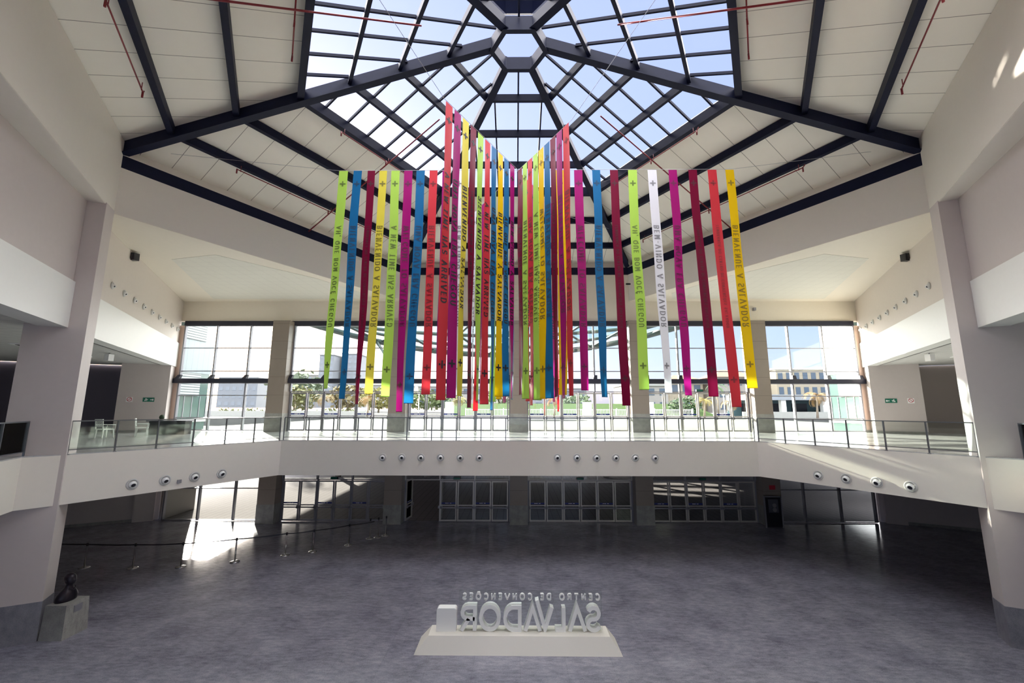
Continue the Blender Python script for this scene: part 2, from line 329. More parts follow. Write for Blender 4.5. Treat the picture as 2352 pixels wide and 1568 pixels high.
# ------------------------------------------------------------------ facade pillars
PX = [-15.05, -7.45, 0.09, 7.6, 15.15]
pn = ['leftmost', 'second from the left', 'middle', 'second from the right', 'rightmost']
for x, nme in zip(PX, pn):
    p = empty('facade_pillar', (x, 26.6, ZG), 'tan stone facade pillar with grey granite foot, %s of five' % nme, 'pillar', 'facade pillars')
    g = MB(); g.box(x - 0.53, x + 0.53, 26.3, 27.05, ZG + 1.1, ZSB + 0.01); g.box(x - 0.53, x + 0.53, 26.3, 27.05, ZU + 1.12, 5.52); obj('stone_shaft', g, M_TAN, p)
    g = MB(); g.box(x - 0.54, x + 0.54, 26.29, 27.06, ZG, ZG + 1.1); obj('lower_granite_foot', g, M_GREYSTONE, p)
    g = MB(); g.box(x - 0.54, x + 0.54, 26.29, 27.06, ZU, ZU + 1.12); obj('upper_granite_foot', g, M_GREYSTONE, p)
    g = MB(); g.box(x - 0.3, x + 0.3, 26.9, 27.3, 5.2, 5.66); obj('cap', g, M_CREAM, p)
# ------------------------------------------------------------------ facade glazing
BAYS = [(-21.72, -15.58), (-14.52, -7.98), (-6.92, -0.44), (0.62, 7.07), (8.13, 14.62), (15.68, 21.72)]
bayn = ['far left end', 'second', 'third', 'fourth', 'fifth', 'far right end']
wn = 0
def window(n, x0, x1, zs, mull, frame, wbar=0.055):
    """glazed bay: zs transom heights including sill and head"""
    p = empty('window_%d' % n, ((x0 + x1) / 2, 27, zs[0]), kind='structure')
    g = MB()
    for z in zs: g.box(x0, x1, 26.96, 27.06, z - wbar / 2, z + wbar / 2)
    obj('window_frame', g, frame, p)
    xs = [x0 + 0.05] + mull + [x1 - 0.05]
    for x in xs:
        g = MB(); g.box(x - 0.045, x + 0.045, 26.9, 27.08, zs[0], zs[-1]); obj('mullion', g, frame, p)
    for i in range(len(xs) - 1):
        g = MB(); g.box(xs[i] + 0.045, xs[i + 1] - 0.045, 27.0, 27.012, zs[0] + 0.03, zs[-1] - 0.03); obj('pane', g, M_GLASS, p)
    return p
for bi, (x0, x1) in enumerate(BAYS):
    side = bi in (0, 5); n3 = [x0 + (x1 - x0) * k / 3 for k in (1, 2)]
    if side:
        n3 = [-19.55, -17.36] if bi == 0 else [17.44, 19.62]
    wn += 1; window(wn, x0, x1, [1.82, 2.33, 3.83, 5.30] if True else 0, n3, M_ALUDK)
    wn += 1
    if side: window(wn, x0, x1, [ZU + 0.06, -0.62, 0.78, 1.56], n3, M_ALUDK)
    else: window(wn, x0, x1, [1.03, 1.56], n3, M_ALUDK)
    wn += 1
    if side: window(wn, x0, x1, [ZG + 0.05, -4.9, ZSB + 0.02], n3, M_ALUDK)
    else: window(wn, x0, x1, [-4.36, ZSB + 0.02], n3, M_ALUDK if bi in (1, 4) else M_ALU)
    # dark beams
    g = MB(); g.box(x0 - 0.1 if bi else x0 - 0.35, x1 + 0.1 if bi < 5 else x1 + 0.3, 26.62, 26.9, 1.55, 1.83)
    bm = obj('facade_beam', g, M_BLACKBEAM, label='dark steel beam across the %s glazing bay from the left' % bayn[bi], cat='beam', group='mid height facade beams')
    for x in [x0 + 0.06] + n3 + ([x1 - 0.06] if bi in (1, 2, 3, 4, 5) else []):
        g = MB(); g.hexa([(x - 0.13, 26.66, 1.83), (x + 0.13, 26.66, 1.83), (x + 0.13, 26.88, 1.83), (x - 0.13, 26.88, 1.83)], [(x - 0.03, 26.80, 2.08), (x + 0.16, 26.80, 2.08), (x + 0.16, 26.96, 2.08), (x - 0.03, 26.96, 2.08)])
        obj('bracket', g, M_BLACKBEAM, bm)
    g = MB(); g.box(x0 - 0.28 if bi else x0, x1 + 0.28 if bi < 5 else x1, 26.88, 27.1, 5.30, 5.60)
    obj('head_beam', g, M_BLACKBEAM, label='dark head beam over the %s glazing bay from the left' % bayn[bi], cat='beam', group='head beams above the glazing')
# ------------------------------------------------------------------ doors
dn = 0
def door(x0, x1, z0, z1, fr, hinge, open_=0.0):
    global dn
    dn += 1
    hx_ = x0 if hinge < 0 else x1; wd = x1 - x0
    p = empty('door_%d' % dn, (hx_, 26.98, z0), kind='structure', rz=open_)
    g = MB(); a, b = (0.02, wd - 0.02) if hinge < 0 else (-wd + 0.02, -0.02); H = z1 - z0
    loc = lambda mb: [mb.__setattr__('v', [tuple(world(p) @ Vector(v)) for v in mb.v]), mb][1]
    for (xa, xb) in ((a, a + 0.075), (b - 0.075, b)): g.box(xa, xb, -0.035, 0.035, 0.03, H - 0.03)
    for (za, zb) in ((0.03, 0.12), (H - 0.11, H - 0.03), (0.92, 0.98)): g.box(a + 0.075, b - 0.075, -0.033, 0.033, za, zb)
    obj('door_frame', loc(g), fr, p)
    g = MB(); g.box(a + 0.075, b - 0.075, -0.006, 0.006, 0.12, 0.92); g.box(a + 0.075, b - 0.075, -0.006, 0.006, 0.98, H - 0.11); obj('pane', loc(g), M_GLASS, p)
    g = MB(); g.box(a + 0.03, b - 0.03, -0.12, -0.085, 0.80, 0.87)
    for x in (a + 0.05, b - 0.05): g.box(x - 0.05, x + 0.05, -0.12, -0.035, 0.76, 0.92)
    obj('push_bar', loc(g), M_ALUDK, p)
    if hinge < 0:
        g = MB(); g.box(a + 0.08, b - 0.08, -0.012, -0.007, 1.03, 1.12); st = obj('blue_strip', loc(g), M_BLUE, p, label='blue safety strip with small white lettering')
        g = MB(); m_ = (a + b) / 2
        for q in range(7):
            if q != 4: g.box(m_ - 0.2 + q * 0.055, m_ - 0.16 + q * 0.055, -0.014, -0.0125, 1.058, 1.092)
        obj('lettering', loc(g), M_SIGNW, st)
for bi in (1, 2, 3, 4):
    x0, x1 = BAYS[bi]; x0 += 0.1; x1 -= 0.1; wd = (x1 - x0) / 6
    for k in range(6): door(x0 + wd * k, x0 + wd * (k + 1), ZU, 1.0, M_ALUDK if bi in (1, 2) else M_ALU, -1 if k % 2 == 0 else 1)
    for k in range(6):
        if bi == 2 and k < 2: door(x0 + wd * k, x0 + wd * (k + 1), ZG, -4.39, M_ALU, -1 if k == 0 else 1, math.radians(82 if k == 0 else -88))
        else: door(x0 + wd * k, x0 + wd * (k + 1), ZG, -4.39, M_ALUDK if bi == 1 else M_ALU, -1 if k % 2 == 0 else 1)
    for z in (ZG, ZU):
        g = MB()
        for xx in (x0 - 0.06, x0 + 2 * wd, x0 + 4 * wd, x1 + 0.06): g.box(xx - 0.045, xx + 0.045, 27.0, 27.1, z, z + 2.45)
        struct('trim_door_posts_%d' % (bi * 2 + (z == ZU)), g, M_ALUDK)
# exit boxes over the doors
for nm, x, z in (('over the second ground door bay from the left', -11.25, -4.25), ('over the third ground door bay from the left', -3.7, -4.25), ('over the fourth ground door bay', 3.85, -4.25), ('over the fifth ground door bay', 11.3, -4.25), ('over the upper doors in the fifth bay', 11.5, 1.12)):
    p = empty('exit_light', (x, 26.85, z), 'small dark exit light box ' + nm, 'exit light', 'exit lights over the doors')
    g = MB(); g.box(x - 0.21, x + 0.21, 26.8, 26.97, z - 0.07, z + 0.07); obj('housing', g, M_BLACK, p)
    g = MB(); g.box(x - 0.19, x + 0.19, 26.79, 26.799, z - 0.05, z + 0.05); obj('face', g, M_GREEN, p)
# ------------------------------------------------------------------ roof
roof = empty('skylight_roof', (HX, HY, 8.75), 'hexagonal steel skylight roof over the hall with white panels around its edge', 'roof')
zr = lambda a: 14.46 - 0.366 * a          # underside of the roof skin at distance a from the centre, square to an eave
RZ = lambda k: k * PI / 3
PA = [11.24, 9.2, 7.15, 5.58, 3.95, 2.36]
def face_local(k): return Matrix.Translation((0, 0, -8.75)) 
def roofpart(name, mb, m, k, label=None):
    me = bpy.data.meshes.new(name); me.from_pydata([(v[0], v[1], v[2] - 8.75) for v in mb.v], [], mb.f); me.update(); me.materials.append(m)
    for p_, sm in zip(me.polygons, mb.sm): p_.use_smooth = sm
    o = bpy.data.objects.new(name, me); COL.objects.link(o); o.parent = roof; o.rotation_euler = (0, 0, RZ(k))
    if label: o['label'] = label
    return o
T30 = math.tan(math.radians(30))
for k in range(6):
    for i, a in enumerate(PA):
        hw = a * T30 - 0.06; big = i == 2
        g = MB(); z = zr(a); w_ = 0.24 if big else (0.2 if i < 2 else 0.13); dpt = 0.42 if big else 0.33
        g.hexa([(-hw, a - w_ / 2, z - dpt), (hw, a - w_ / 2, z - dpt), (hw, a + w_ / 2, z - dpt), (-hw, a + w_ / 2, z - dpt)], [(-hw, a - w_ / 2, z), (hw, a - w_ / 2, z), (hw, a + w_ / 2, z - 0.04), (-hw, a + w_ / 2, z - 0.04)])
        roofpart('purlin', g, M_STEEL, k)
    A0, A1 = 7.15, 13.35
    g = MB(); g.add([(-A0 * T30, A0, zr(A0)), (A0 * T30, A0, zr(A0)), (A1 * T30, A1, zr(A1)), (-A1 * T30, A1, zr(A1)), (-A0 * T30, A0, zr(A0) + 0.12), (A0 * T30, A0, zr(A0) + 0.12), (A1 * T30, A1, zr(A1) + 0.12), (-A1 * T30, A1, zr(A1) + 0.12)], [[0, 1, 2, 3], [7, 6, 5, 4], [0, 4, 5, 1], [1, 5, 6, 2], [2, 6, 7, 3], [3, 7, 4, 0]])
    roofpart('roof_panel', g, M_PANEL, k, 'white seamed roof panels')
    a0 = 0.9
    g = MB(); g.add([(-a0 * T30, a0, zr(a0) + 0.05), (a0 * T30, a0, zr(a0) + 0.05), (A0 * T30, A0, zr(A0) + 0.05), (-A0 * T30, A0, zr(A0) + 0.05)], [[0, 1, 2, 3]])
    roofpart('skylight_pane', g, M_SKYGLASS, k)
    for q in range(-3, 4):
        x = q * 1.04; as_ = max(1.0, abs(x) / T30 + 0.12)
        if as_ > A0 - 0.2: continue
        g = MB(); g.beam((x, as_, zr(as_) - 0.02), (x, A0, zr(A0) - 0.02), 0.07, 0.1); roofpart('glazing_bar', g, M_STEEL, k)
    # perimeter beam
    ap = HR * 0.8660254 + (0.12 if k in (2, 3, 4) else 0); g = MB(); hw = ap * T30
    g.hexa([(-hw, ap - 0.02, 8.753), (hw, ap - 0.02, 8.753), (hw + 0.18, ap + 0.3, 8.753), (-hw - 0.18, ap + 0.3, 8.753)], [(-hw, ap - 0.02, 9.24), (hw, ap - 0.02, 9.24), (hw + 0.18, ap + 0.3, 9.24), (-hw - 0.18, ap + 0.3, 9.24)])
    roofpart('perimeter_beam', g, M_STEEL, k)
    # rib running to the corner at +30 degrees of this face (built along local x then turned)
    me_k = k
    g = MB(); rr = lambda r: 13.91 - 0.317 * r
    for (w_, o0, o1) in ((0.30, 0.0, 0.035), (0.10, 0.035, 0.55)):
        g.hexa([(1.0, -w_ / 2, rr(1.0) + o0), (14.75, -w_ / 2, rr(14.75) + o0), (14.75, w_ / 2, rr(14.75) + o0), (1.0, w_ / 2, rr(1.0) + o0)], [(1.0, -w_ / 2, rr(1.0) + o1), (14.75, -w_ / 2, rr(14.75) + o1), (14.75, w_ / 2, rr(14.75) + o1), (1.0, w_ / 2, rr(1.0) + o1)])
    roofpart('rib', g, M_STEEL, k)
# hub ring
g = MB()
for k in range(6):
    c = lambda r, kk: (r * math.cos(RZ(kk)), r * math.sin(RZ(kk)))
    for (r0, r1, z0, z1) in ((0.93, 1.14, 13.5, 13.54), (1.02, 1.09, 13.54, 14.12)):
        g.prism([c(r0, k), c(r1, k), c(r1, k + 1), c(r0, k + 1)], z0, z1)
roofpart('hub_ring', g, M_STEEL, 0)
g = MB(); g.prism([(1.1 * math.cos(RZ(k)), 1.1 * math.sin(RZ(k))) for k in range(6)], 14.12, 14.13); roofpart('hub_pane', g, M_SKYGLASS, 0)
# sprinkler pipes under the roof
PIPE = {1: 'far left', 2: 'left', 4: 'right', 5: 'far right'}
for k, nm in ((1, 'rear left slope'), (2, 'near left slope'), (4, 'near right slope'), (5, 'rear right slope')):
    ang = RZ(k)
    R2 = lambda x, a, o: (HX + x * math.cos(ang) - a * math.sin(ang), HY + x * math.sin(ang) + a * math.cos(ang), zr(a) - o)
    p = empty('sprinkler_pipe', R2(0, 9, 0.8), 'dark red sprinkler pipe run under the %s of the roof' % nm, 'pipe', 'sprinkler pipes under the roof')
    back = k in (1, 5); s_ = 1 if k in (1, 4) else -1
    am = 12.6 if back else 12.2
    mx_ = 0.1 if back else (-0.5 if k == 2 else 0.5)
    pts = [R2(mx_, am, 0.8), R2(mx_, 3.95, 0.8)]
    g = MB(); g.tube(pts, 0.028); obj('main_pipe', g, M_RED, p)
    for a in ((10.95, 7.0) if back else (11.4, 7.5)):
        e = (4.3 if a > 9 else 2.4) if back else (3.4 if a > 9 else 1.4)
        g = MB(); g.tube([R2(-e, a, 0.72), R2(e, a, 0.72), R2(e + 0.1, a, 0.62)], 0.022); br = obj('branch_pipe', g, M_RED, p)
        for x in (-e, 0, e):
            g = MB(); g.tube([R2(x, a, 0.9), R2(x, a, 0.7)], 0.028); g.tube([R2(x - 0.15 * (1 if x > 0 else -1), a, 0.76), R2(x - 0.15 * (1 if x > 0 else -1), a, 0.5)], 0.012); obj('sprinkler_head', g, M_RED, br)
# ------------------------------------------------------------------ railings
def railing(label, A, B, n, ends=(True, True), zt=-0.43, zb=ZB, thin=0.028):
    A = Vector((*A, 0)); B = Vector((*B, 0)); d = (B - A).normalized()
    p = empty('glass_railing', (*((A + B) / 2).xy, zb), label, 'railing', 'balcony railings')
    up = lambda v, z: (v.x, v.y, z)
    g = MB(); g.beam(up(A, zt), up(B, zt), 0.055, 0.035); obj('handrail', g, M_RAIL, p)
    g = MB(); g.beam(up(A, zb + 0.155), up(B, zb + 0.155), 0.035, 0.025); obj('bottom_rail', g, M_RAIL, p)
    pts = [A + (B - A) * i / n for i in range(n + 1)]
    for i, q in enumerate(pts):
        if (i == 0 and not ends[0]) or (i == n and not ends[1]): continue
        g = MB(); g.beam(up(q, zb), up(q, zt - 0.015), thin + 0.014, thin + 0.014, up=(d.x, d.y, 0)); g.beam(up(q, zb), up(q, zb + 0.02), 0.09, 0.09, up=(d.x, d.y, 0)); obj('post', g, M_RAIL, p)
    nrm = Vector((d.y, -d.x, 0)) * 0.005
    for i in range(n):
        a, b = pts[i] + d * 0.03, pts[i + 1] - d * 0.03
        g = MB(); g.prism([(a - nrm).xy[:], (b - nrm).xy[:], (b + nrm).xy[:], (a + nrm).xy[:]], zb + 0.17, zt - 0.02); obj('glass_panel', g, M_RAILGLASS, p)
railing('long straight glass railing across the middle of the far balcony', (-10.72, 19.66), (10.72, 19.66), 19)
railing('angled glass railing on the left part of the balcony, ending at the left column', (-10.85, 19.55), (-14.30, 13.62), 6)
railing('angled glass railing on the right part of the balcony, ending at the right column', (10.85, 19.55), (14.30, 13.62), 6)
railing('short glass railing at the left picture edge, near side of the left column', SW(-1, 15.75, 0.16), SW(-1, 26, 0.16), 8)
railing('short glass railing at the right picture edge, near side of the right column', SW(1, 15.75, 0.16), SW(1, 26, 0.16), 8)
# ------------------------------------------------------------------ air nozzles
def nozzle(c, n, r, tilt, label, group, mr=0.36):
    n = Vector(n).normalized(); c = Vector(c)
    p = empty('air_nozzle', c, label, 'air nozzle', group)
    g = MB(); g.lathe([(r, 0.0), (r * 1.0, 0.012), (r * 0.9, 0.035), (r * 0.66, 0.02), (r * 0.64, 0.0)], c, 28, n); obj('outer_ring', g, M_NOZ, p)
    t = (n + Vector(tilt)).normalized()
    g = MB(); g.lathe([(r * 0.64, 0.0), (r * 0.6, 0.05), (r * 0.46, 0.10), (r * 0.38, 0.115), (r * mr, 0.09)], c + n * 0.005, 24, t); obj('swivel_ball', g, M_SIGNW, p)
    g = MB(); g.lathe([(r * mr, 0.09), (r * mr * 0.85, 0.10), (r * 0.02, 0.102)], c + n * 0.005, 20, t); obj('nozzle_mouth', g, M_BLACK, p)
for i, x in enumerate((-6.116, -5.249, -4.382, -3.496, -2.61, -1.745)):
    nozzle((x, 19.6, -2.2), (0, -1, 0), 0.17, (0.15, 0, -0.2), 'round white air nozzle in the front balcony face, %s of the six left of centre' % ORD[i], 'air nozzles in the front balcony face')
for i, x in enumerate((1.769, 2.651, 3.532, 4.393, 5.273, 6.153)):
    nozzle((x, 19.6, -2.19), (0, -1, 0), 0.17, (0.05, 0, -0.2), 'round white air nozzle in the front balcony face, %s of the six right of centre' % ORD[i], 'air nozzles in the front balcony face')
for sg in (-1, 1):
    for i, (x, y) in enumerate(((13.07, 15.11), (12.65, 15.92), (12.24, 16.73), (11.83, 17.55))):
        # on the plane of the angled balcony face
        t = (19.6 - y) / (19.6 - 13.45); fx = 10.78 + t * (14.36 - 10.78)
        fx -= 0.0; n_ = Vector((-sg * 6.15, -3.58, 0)).normalized()
        nozzle((sg * fx, y, -2.62), n_, 0.185, (0, 0, -0.35), 'round white air nozzle in the %s angled balcony face, %s counted from the column' % (SIDE[sg], ORD[i]), 'air nozzles in the %s angled balcony face' % SIDE[sg])
    for i in range(9):
        a = 0.9 + i * 1.36 if sg < 0 else 0.75 + i * 1.36; P = SW(sg, a, -0.01)
        nozzle((*P, 4.93), (-sg * 0.8872, -0.4613, 0) if False else (-sg * 0.8872, 0.4613 * 1.0, 0), 0.15, (-sg * 0.05, -0.35, -0.45), 'small tilted white air nozzle high on the %s wall, %s from the glazing' % (SIDE[sg], ORD[i]), 'air nozzles high on the %s wall' % SIDE[sg], 0.24)
# ------------------------------------------------------------------ small wall things
for sg, q in ((-1, (-17.35, 18.05)), (1, (17.45, 18.25))):
    P = q; p = empty('wall_speaker', (P[0], P[1], 6.70), 'small black loudspeaker under the %s ceiling edge' % SIDE[sg], 'loudspeaker')
    g = MB(); cx, cy = P; g.hexa([(cx - 0.2, cy - 0.15, 6.52), (cx + 0.2, cy - 0.15, 6.52), (cx + 0.16, cy + 0.15, 6.56), (cx - 0.16, cy + 0.15, 6.56)], [(cx - 0.22, cy - 0.2, 6.84), (cx + 0.22, cy - 0.2, 6.84), (cx + 0.18, cy + 0.12, 6.88), (cx - 0.18, cy + 0.12, 6.88)]); obj('cabinet', g, M_BLACK, p)
    g = MB(); g.box(cx - 0.14, cx + 0.14, cy - 0.215, cy - 0.19, 6.58, 6.78); obj('grille', g, mat('speaker_grille', (0.06, 0.06, 0.06), 0.7), p)
    g = MB(); g.beam((cx, cy, 6.75), (cx + sg * 0.32, cy + 0.1, 6.85), 0.05, 0.05); g.box(cx + sg * 0.3 - 0.04, cx + sg * 0.3 + 0.04, cy, cy + 0.2, 6.7, ZS); obj('wall_arm', g, M_ALUDK, p)
for nm, x, z in (('left of the centre, above the third glazing bay', -7.3, 8.0), ('right of the centre, above the fourth glazing bay', 7.25, 8.0), ('on the right roof fascia', 10.5, 7.55)):
    y = 26.95 if abs(x) < 8 else HY + (HR - x) * 1.732 - 0.1
    p = empty('security_camera', (x, y, z), 'small black security camera ' + nm, 'camera', 'security cameras')
    g = MB(); g.tube([(x - 0.18, y - 0.45, z - 0.03), (x + 0.1, y - 0.35, z)], 0.06); obj('camera_body', g, M_BLACK, p)
    g = MB(); g.tube([(x, y - 0.38, z), (x, y + 0.0, z + 0.05)], 0.02); obj('bracket', g, M_BLACK, p)
g = MB(); g.box(15.35, 15.5, 26.8, 26.98, 6.3, 6.48); obj('junction_box', g, M_ALUDK, label='small grey box on the wall right of the rightmost yellow banner', cat='box')
g = MB(); P = SW(-1, 0, 0); y = 16.3; t = (19.6 - y) / 6.15; fx = -(10.78 + t * 3.58)
n_ = Vector((6.15, -3.58, 0)).normalized(); g.beam((fx, y, -2.72), (fx + n_.x * 0.05, y + n_.y * 0.05, -2.72), 0.13, 0.13); obj('sensor_box', g, M_ALUDK, label='small grey sensor box between the air nozzles on the left balcony face', cat='sensor')
def wallplate(name, sg, a, b0, b1, z0, z1, m, label, cat, icon=None):
    p = empty(name, (*SW(sg, a, (b0 + b1) / 2), z0), label, cat)
    g = MB(); swbox(g, sg, a, a + 0.02, b0, b1, z0, z1); obj('plate', g, m, p)
    return p
for sg in (-1, 1):
    p = wallplate('exit_sign', sg, 1.16, 0.60, 1.15, 0.35, 0.60, M_GREEN, 'green exit sign with white figure and arrow on the upper %s wall' % SIDE[sg], 'sign')
    g = MB()
    for (b0, b1, z0, z1) in ((0.66, 0.80, 0.45, 0.49), (0.64, 0.70, 0.42, 0.52), (0.94, 0.97, 0.40, 0.52), (0.98, 1.02, 0.47, 0.56), (1.00, 1.06, 0.40, 0.47), (0.90, 0.94, 0.47, 0.50)): swbox(g, sg, 1.181, 1.186, b0, b1, z0, z1)
    obj('symbol', g, M_SIGNW, p)
    p = wallplate('no_smoking_sign', sg, 1.16, 1.62, 1.92, 0.32, 0.62, M_SIGNW, 'small round red and white no smoking sign on the upper %s wall' % SIDE[sg], 'sign')
    c = Vector((*SW(sg, 1.185, 1.77), 0.49)); nn = Vector((sg * -DX * 1.0, DY, 0))
    g = MB(); pts = [c + Vector((*[(SW(sg, 1.185, 1.77 + 0.11 * math.cos(t * PI / 8))[i] - SW(sg, 1.185, 1.77)[i]) for i in (0, 1)], 0.11 * math.sin(t * PI / 8))) for t in range(17)]
    g.tube(pts, 0.014, 6, False); q0 = Vector((*SW(sg, 1.185, 1.70), 0.56)); q1 = Vector((*SW(sg, 1.185, 1.84), 0.42)); g.tube([q0, q1], 0.012); obj('red_ring', g, M_SIGNRED, p)
    p = wallplate('extinguisher_sign', sg, -0.3, 2.2, 2.45, -4.6, -3.9, M_SIGNRED if sg < 0 else mat('dark_sign', (0.05, 0.03, 0.05), 0.5), '%s wall plate on the ground floor %s wall under the balcony' % ('red' if sg < 0 else 'dark', SIDE[sg]), 'sign')
    # hanging white exit box and ceiling grilles in the wings
    P = SW(sg, 7.0, 1.2) if sg < 0 else SW(sg, 7.3, 1.0)
    p = empty('hanging_sign', (*P, 2.3), 'small bright white box sign hanging from the upper %s corridor ceiling' % SIDE[sg], 'sign')
    g = MB(); g.box(P[0] - 0.11, P[0] + 0.11, P[1] - 0.14, P[1] + 0.14, 2.24, 2.56); obj('box', g, mat('bright_white_box', (0.95, 0.95, 0.95), 0.4), p)  # plain near-white box
    g = MB(); g.box(P[0] - 0.02, P[0] + 0.02, P[1] - 0.02, P[1] + 0.02, 2.55, 2.63); obj('stem', g, M_ALUDK, p)
    k = 0
    for (a, b) in ((5.2, 3.0), (9.0, 3.2), (7.0, 5.8), (12.5, 3.4), (19.0, 3.6), (21.5, 5.6), (17.5, 6.0)):
        k += 1; c = SW(sg, a, b)
        p = empty('ceiling_cassette', (*c, 2.6), 'square air conditioning cassette in the upper %s corridor ceiling, %s from the glazing' % (SIDE[sg], ORD[k - 1]), 'ceiling unit', 'ceiling units in the %s corridor' % SIDE[sg])
        g = MB(); swbox(g, sg, a - 0.45, a + 0.45, b - 0.45, b + 0.45, 2.575, 2.62); obj('cover', g, M_SIGNW, p)
        g = MB(); swbox(g, sg, a - 0.3, a + 0.3, b - 0.3, b + 0.3, 2.56, 2.576); obj('grille', g, mat('speaker_grille', (0.06, 0.06, 0.06), 0.7), p)
# dark wall fittings in the near left wing
g = MB(); P = SW(-1, 20, 9.3); g.tube([(P[0], P[1], -1.2), (P[0], P[1], 2.5)], 0.06); obj('hydrant_pipe', g, M_BLACK, label='thin dark vertical pipe on the far wall of the left wing', cat='pipe')
for i, b in enumerate((19.3, 20.8)):
    wallplate('fire_sign', -1, b, 9.28, 9.4, 0.1, 0.4, M_SIGNRED, 'small red sign on the dark wall of the left wing, %s' % ('nearer the column' if i == 0 else 'further from the column'), 'sign') if False else None
    g = MB(); swbox(g, -1, b, b + 0.5, 9.33, 9.4, 0.05, 0.38); obj('fire_sign', g, M_SIGNRED, label='small red sign on the dark left wing wall, %s' % ('right of the pipe' if i == 0 else 'left of the pipe'), cat='sign')
# ------------------------------------------------------------------ stanchions
ST = [(-18.66, 19.29), (-16.53, 19.26), (-14.60, 19.44), (-12.68, 20.09), (-10.88, 20.96), (-9.83, 21.46), (-8.50, 22.45), (-7.80, 23.53), (-7.44, 23.76), (-7.12, 24.08)]
st0 = None
sl = ['leftmost, nearest the left column', 'second from the left', 'third from the left, in front of the sun patch', 'fourth from the left', 'fifth from the left', 'sixth from the left', 'seventh, at the right end of the belt line', 'left of the small cluster by the pillar', 'middle of the small cluster by the pillar', 'right of the small cluster by the pillar']
for i, (x, y) in enumerate(ST):
    p = empty('belt_stanchion', (x, y, ZG), 'steel queue post with round foot, ' + sl[i], 'queue post', 'queue posts on the hall floor')
    g = MB(); g.lathe([(0.20, 0), (0.20, 0.02), (0.17, 0.04), (0.05, 0.06)], (x, y, ZG), 24); obj('base', g, M_CHROME, p)
    g = MB(); g.lathe([(0.032, 0.05), (0.032, 0.90), (0.040, 0.91)], (x, y, ZG), 14); obj('post', g, M_CHROME, p)
    g = MB(); g.lathe([(0.042, 0.90), (0.042, 1.0), (0.03, 1.02)], (x, y, ZG), 14); obj('belt_head', g, M_BLACK, p)
chain = [(-20.6, 19.4)] + ST[:7] + [(-7.44, 23.2)]
for i in range(len(chain) - 1):
    a, b = Vector((*chain[i], ZG + 0.955)), Vector((*chain[i + 1], ZG + 0.955)); d = (b - a).normalized() * 0.04
    g = MB(); pts = [a + d + (b - a - 2 * d) * t / 8 for t in range(9)]
    for t in range(8):
        p0 = pts[t] - Vector((0, 0, 0.02 * math.sin(PI * t / 8))); p1 = pts[t + 1] - Vector((0, 0, 0.02 * math.sin(PI * (t + 1) / 8))); g.beam(p0, p1, 0.004, 0.05)
    obj('queue_belt', g, M_BLACK, label='black queue belt, %s span counted from the left' % ORD[i], cat='belt', group='queue belts')
# ------------------------------------------------------------------ bust on pedestal
def bust(cx, cy, z0):
    p = empty('bust', (cx, cy, z0), 'dark bronze bust looking right, on the granite pedestal by the left column', 'sculpture')
    secs = [(0.00, 0.20, 0.27, -0.04), (0.04, 0.21, 0.29, -0.04), (0.12, 0.20, 0.29, -0.03), (0.20, 0.175, 0.26, -0.02), (0.27, 0.15, 0.21, -0.01), (0.33, 0.12, 0.15, 0.0), (0.37, 0.10, 0.115, 0.005), (0.42, 0.09, 0.095, 0.01), (0.455, 0.095, 0.085, 0.02), (0.48, 0.125, 0.10, 0.035), (0.52, 0.145, 0.115, 0.03), (0.56, 0.15, 0.125, 0.02), (0.60, 0.157, 0.13, 0.012), (0.64, 0.157, 0.132, 0.005), (0.68, 0.15, 0.128, 0.0), (0.725, 0.125, 0.108, -0.005), (0.76, 0.08, 0.07, -0.01), (0.775, 0.015, 0.012, -0.01)]
    n = 28; vs = []; fs = []
    for (z, rx, ry, ox) in secs:
        for k in range(n):
            t = 2 * PI * k / n; x = rx * math.cos(t); y = ry * math.sin(t)
            f = max(0, math.cos(t)) ** 12
            if 0.535 < z < 0.62: x += f * (0.035 * (1 - abs(z - 0.565) / 0.06) if abs(z - 0.565) < 0.06 else 0)       # nose
            if 0.60 < z < 0.63: x += 0.008 * max(0, math.cos(t)) ** 4
            if abs(z - 0.52) < 0.01: x -= 0.006 * f
            if z < 0.3 and math.cos(t) > 0: x += 0.02 * math.cos(t)
            vs.append((cx + x + ox, cy + y, z0 + z))
    for i in range(len(secs) - 1):
        for k in range(n): fs.append([i * n + k, i * n + (k + 1) % n, (i + 1) * n + (k + 1) % n, (i + 1) * n + k])
    fs += [list(range(n))[::-1], [(len(secs) - 1) * n + k for k in range(n)]]
    g = MB(); g.add(vs, fs, True); b = obj('head_and_shoulders', g, M_BRONZE, p)
    for s_ in (-1, 1):
        g = MB(); g.sphere((cx + 0.01, cy + s_ * 0.132, z0 + 0.575), 0.035, 10, 8, (0.7, 0.35, 1)); obj('ear', g, M_BRONZE, b)
    g = MB()
    for s_ in (-1, 1): g.beam((cx + 0.17, cy + s_ * 0.0, z0 + 0.30), (cx + 0.12, cy + s_ * 0.10, z0 + 0.38), 0.02, 0.03)
    obj('collar', g, M_BRONZE, b)
bx_, by_ = -13.93, 13.98
p = empty('stone_pedestal', (bx_ + 0.05, by_, ZG), 'square speckled granite pedestal under the dark bust, by the left column', 'pedestal')
g = MB(); g.hexa([(bx_ - 0.28, by_ - 0.42, ZG), (bx_ + 0.42, by_ - 0.42, ZG), (bx_ + 0.42, by_ + 0.35, ZG), (bx_ - 0.28, by_ + 0.35, ZG)], [(bx_ - 0.26, by_ - 0.38, ZG + 0.95), (bx_ + 0.38, by_ - 0.38, ZG + 0.95), (bx_ + 0.38, by_ + 0.31, ZG + 0.95), (bx_ - 0.26, by_ + 0.31, ZG + 0.95)]); obj('block', g, M_GREYSTONE, p)
